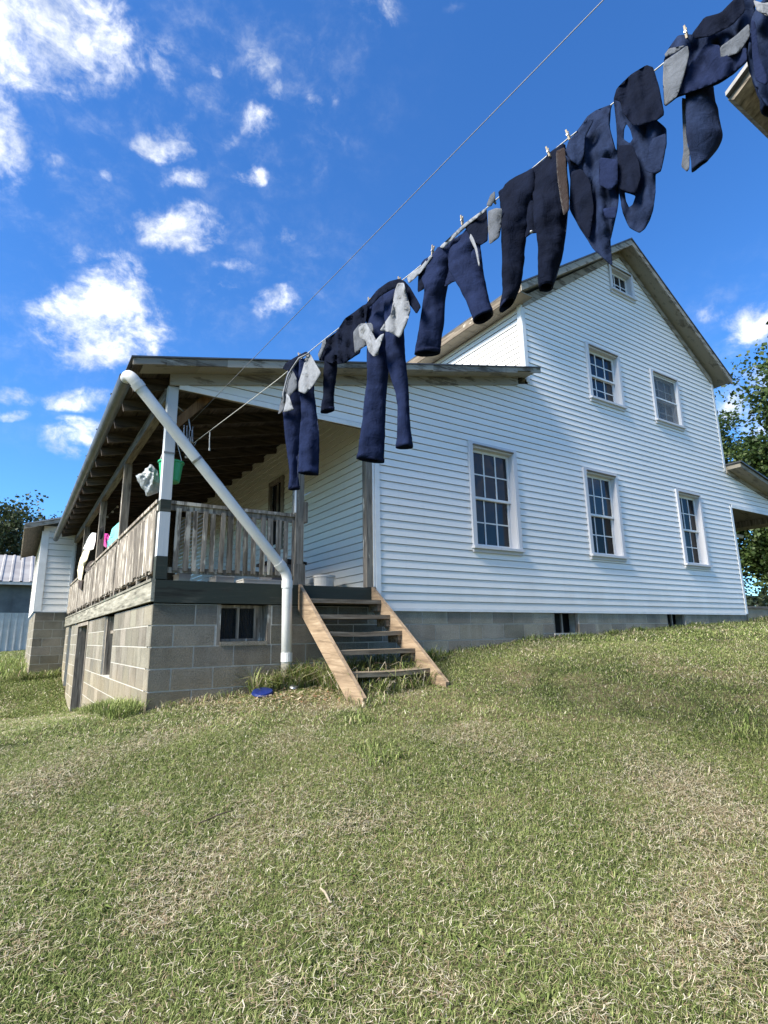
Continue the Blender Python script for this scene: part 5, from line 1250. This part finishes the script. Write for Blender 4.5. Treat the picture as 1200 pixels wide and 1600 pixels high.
def blades(x, y, hgt, wid, lean, straw_p, rg, curl=.5):
    n = len(x); z = ground_np(x, y)-.004
    az = rg.uniform(0, 2*math.pi, n); d = np.stack([np.cos(az), np.sin(az)], 1); pr = np.stack([-np.sin(az), np.cos(az)], 1)
    h = hgt*rg.uniform(.55, 1.35, n); ln = lean*rg.uniform(.5, 1.4, n)
    w_ = wid*rg.uniform(.6, 1.3, n)
    b = np.stack([x, y, z], 1); d3 = np.concatenate([d, np.zeros((n, 1))], 1); p3 = np.concatenate([pr, np.zeros((n, 1))], 1)
    mid = b+d3*(h*ln*.42)[:, None]; mid[:, 2] += h*.62*np.sqrt(np.clip(1-(ln*.5)**2, .06, 1))
    tip = b+d3*(h*ln*1.0)[:, None]; tip[:, 2] += h*np.sqrt(np.clip(1-(ln*.75)**2, .02, 1))*(1-curl*ln*.45)
    pw = p3*(w_*.5)[:, None]
    V = np.stack([b-pw, b+pw, mid+pw*.85, mid-pw*.85, tip+pw*.15, tip-pw*.15], 1).reshape(-1, 3)
    i = np.arange(n)[:, None]*6
    F = np.concatenate([np.concatenate([i, i+1, i+2, i+3], 1), np.concatenate([i+3, i+2, i+4, i+5], 1)], 0)
    s = rg.uniform(0, 1, n) < straw_p; k = rg.integers(0, 4, n)
    C = np.where(s[:, None], STRAW[k], GREEN[k])*rg.uniform(.75, 1.25, n)[:, None]
    return V, F, np.repeat(C, 6, axis=0)
def flat_straw(x, y, L, wid, rg, cols):
    n = len(x); z = ground_np(x, y)+rg.uniform(.006, .035, n); az = rg.uniform(0, 2*math.pi, n); l = L*rg.uniform(.4, 1.5, n)*.5
    d = np.stack([np.cos(az)*l, np.sin(az)*l, rg.normal(size=n)*l*.22], 1); p = np.stack([-np.sin(az), np.cos(az), np.zeros(n)], 1)*(wid*rg.uniform(.5, 1.3, n)*.5)[:, None]
    c = np.stack([x, y, z], 1); bend = p/np.linalg.norm(p, axis=1)[:, None]*(l*rg.normal(size=n)*.35)[:, None]
    V = np.stack([c-d-p, c-d+p, c+bend+p, c+bend-p, c+d+p*.4, c+d-p*.4], 1).reshape(-1, 3); i = np.arange(n)[:, None]*6
    F = np.concatenate([np.concatenate([i, i+1, i+2, i+3], 1), np.concatenate([i+3, i+2, i+4, i+5], 1)], 0)
    return V, F, np.repeat(cols[rg.integers(0, len(cols), n)]*rg.uniform(.7, 1.15, n)[:, None], 6, axis=0)
def in_view(x, y, m=60):
    z = ground_np(x, y); P_ = np.stack([x, y, z], 1)-CAM; q = P_@CM.T
    px = 600+FPX*q[:, 0]/np.maximum(q[:, 2], .05); py = 800+FPX*q[:, 1]/np.maximum(q[:, 2], .05)
    return (q[:, 2] > .3) & (px > -m) & (px < 1200+m) & (py < 1600+260) & (py > 900), q[:, 2]
rg = np.random.default_rng(3)
def scatter(n, x0, x1, y0, y1, dmin, dmax, keep=1.0):
    x = rg.uniform(x0, x1, n); y = rg.uniform(y0, y1, n); ok, dep = in_view(x, y, 300)
    ok &= (dep > dmin) & (dep < dmax) & ~((x > -.02) & (x < 14.7) & (y > -.02) & (y < 10.5)) & ~((x > XA) & (x < 2.4) & (y > 10.3) & (y < 16))
    return x[ok], y[ok]
VV, FF, CC = [], [], []; off = 0
def addb(r_):
    global off
    V, F, C = r_; VV.append(V); FF.append(F+off); CC.append(C); off += len(V)
for (n, dmin, dmax, hg, wd, box) in ((640000, .5, 4.2, .030, .0024, (-2.2, 3.6, -5.2, -.6)), (500000, 4.2, 7.5, .033, .0040, (-2.6, 8.5, -4.5, 3.0)), (330000, 7.5, 13, .042, .009, (-3.5, 14, -3.5, 9)), (110000, 10.5, 16, .06, .013, (-4.2, .1, 6.5, 12)), (90000, 13, 40, .075, .026, (-7, .1, 10, 40)), (120000, 13, 40, .075, .026, (11, 40, -4, 16))):
    x, y = scatter(n, *box, dmin, dmax); pv = patch(x, y)
    kp = rg.uniform(0, 1, len(x)) < np.clip(1.10-.8*np.clip(pv-.42, 0, 1), .2, 1); x, y, pv = x[kp], y[kp], pv[kp]
    addb(blades(x, y, hg, wd, 1.05, np.clip(.09+.40*np.clip(pv-.38, 0, 1.2), .06, .7), rg))
for (n, dmin, dmax, L, wd, box) in ((240000, .5, 4.2, .031, .0022, (-2.2, 3.6, -5.2, -.6)), (140000, 4.2, 7.5, .042, .0042, (-2.6, 8.5, -4.5, 3.0)), (70000, 7.5, 13, .07, .009, (-3.5, 14, -3.5, 9))):
    x, y = scatter(n, *box, dmin, dmax); pv = patch(x, y); kp = rg.uniform(0, 1, len(x)) < np.clip(.30+.95*(pv-.42), .22, 1); x, y = x[kp], y[kp]
    addb(flat_straw(x, y, L, wd, rg, STRAW*1.05))
# bright coarse clippings and curls close by
x, y = scatter(30000, -2.2, 3.6, -5.2, -.6, .5, 4.6); pv = patch(x, y); kp = rg.uniform(0, 1, len(x)) < np.clip(.25+.6*(pv-.3), .1, 1)
addb(flat_straw(x[kp], y[kp], .036, .0024, rg, np.array([(.50, .46, .31), (.42, .43, .24), (.56, .52, .39)])))
x, y = scatter(2600, -2.4, 9, -5.2, 0, .5, 9); pv = patch(x, y); kp = (pv < .5) & (np.sin(x*2.3+1)*np.sin(y*2.9) > .1); x, y = x[kp], y[kp]
rep_ = 7; X_ = np.repeat(x, rep_)+rg.normal(size=len(x)*rep_)*.012; Y_ = np.repeat(y, rep_)+rg.normal(size=len(x)*rep_)*.012
V, F, C = blades(X_, Y_, .036, .014, 1.35, np.zeros(len(X_)), rg, .6); addb((V, F, C*.85))
o = bulk('lawn_grass', np.concatenate(VV), np.concatenate(FF), np.concatenate(CC), M['blade']); tag(o, 'short sunlit lawn of mixed green and straw coloured grass', 'grass', kind='stuff')
# rank weeds along the walls and under the steps
VV, FF, CC = [], [], []; off = 0
def weeds(n, x0, x1, y0, y1, h, wd=.008, sp=.10, lean=.75):
    x = rg.uniform(x0, x1, n); y = rg.uniform(y0, y1, n)
    addb(blades(x, y, h, wd, lean, np.full(n, sp), rg, .8))
weeds(420, .95, 1.45, -.22, -.03, .26, .009, .25); weeds(520, 1.3, 1.6, -.30, -.03, .30, .009, .2); weeds(700, 1.58, 2.42, -1.2, -.9, .2, .008, .3, .9); weeds(1300, 1.58, 2.42, -.9, -.2, .34, .008, .25, .9); weeds(300, 1.45, 1.75, -1.5, -1.15, .10, .006, .3)
weeds(260, .1, .9, -.10, -.02, .09, .006, .5); weeds(1700, -.32, -.03, -.12, 1.9, .17, .007, .05); weeds(500, -.22, -.03, 1.9, 5, .12, .007, .1)
weeds(500, 2.55, 3.6, -.24, -.03, .09, .007, .12); weeds(260, 3.0, 3.3, -.2, -.03, .2, .01, .12)
for xc in np.arange(3.4, 11.3, .22):
    k = int(rg.uniform(20, 150)); weeds(k, xc, xc+.3, -.22, -.03, rg.uniform(.03, .11), .009, .12, .8)
weeds(500, XA-.25, .0, YA-.3, YA-.03, .22, .01, .1); weeds(800, XA-.7, XA-.05, YA-.2, 15, .4, .014, .08); weeds(700, 11.4, 14, -.3, -.05, .15, .012, .15)
for (px, py, r_, k) in ((590, 1180, .16, 260), (1192, 1150, .18, 260), (560, 1128, .10, 120)):
    q = ground_hit(px, py); weeds(k, q[0]-r_, q[0]+r_, q[1]-r_, q[1]+r_, .075, .007, .02)
o = bulk('wall_weeds', np.concatenate(VV), np.concatenate(FF), np.concatenate(CC), M['blade']); tag(o, 'rank green weeds along the block wall and under the steps', 'weeds', kind='stuff')
# wood chips and dead leaves by the steps
x = rg.normal(1.35, .35, 900); y = rg.normal(-.62, .2, 900); k = (y < -.1); V, F, C = flat_straw(x[k], y[k], .035, .014, rg, np.array([(.42, .33, .20), (.30, .17, .09), (.5, .42, .3)]))
o = bulk('leaf_litter', V, F, C, M['blade']); tag(o, 'pale wood chips and dead leaves beside the steps', 'litter', kind='stuff')
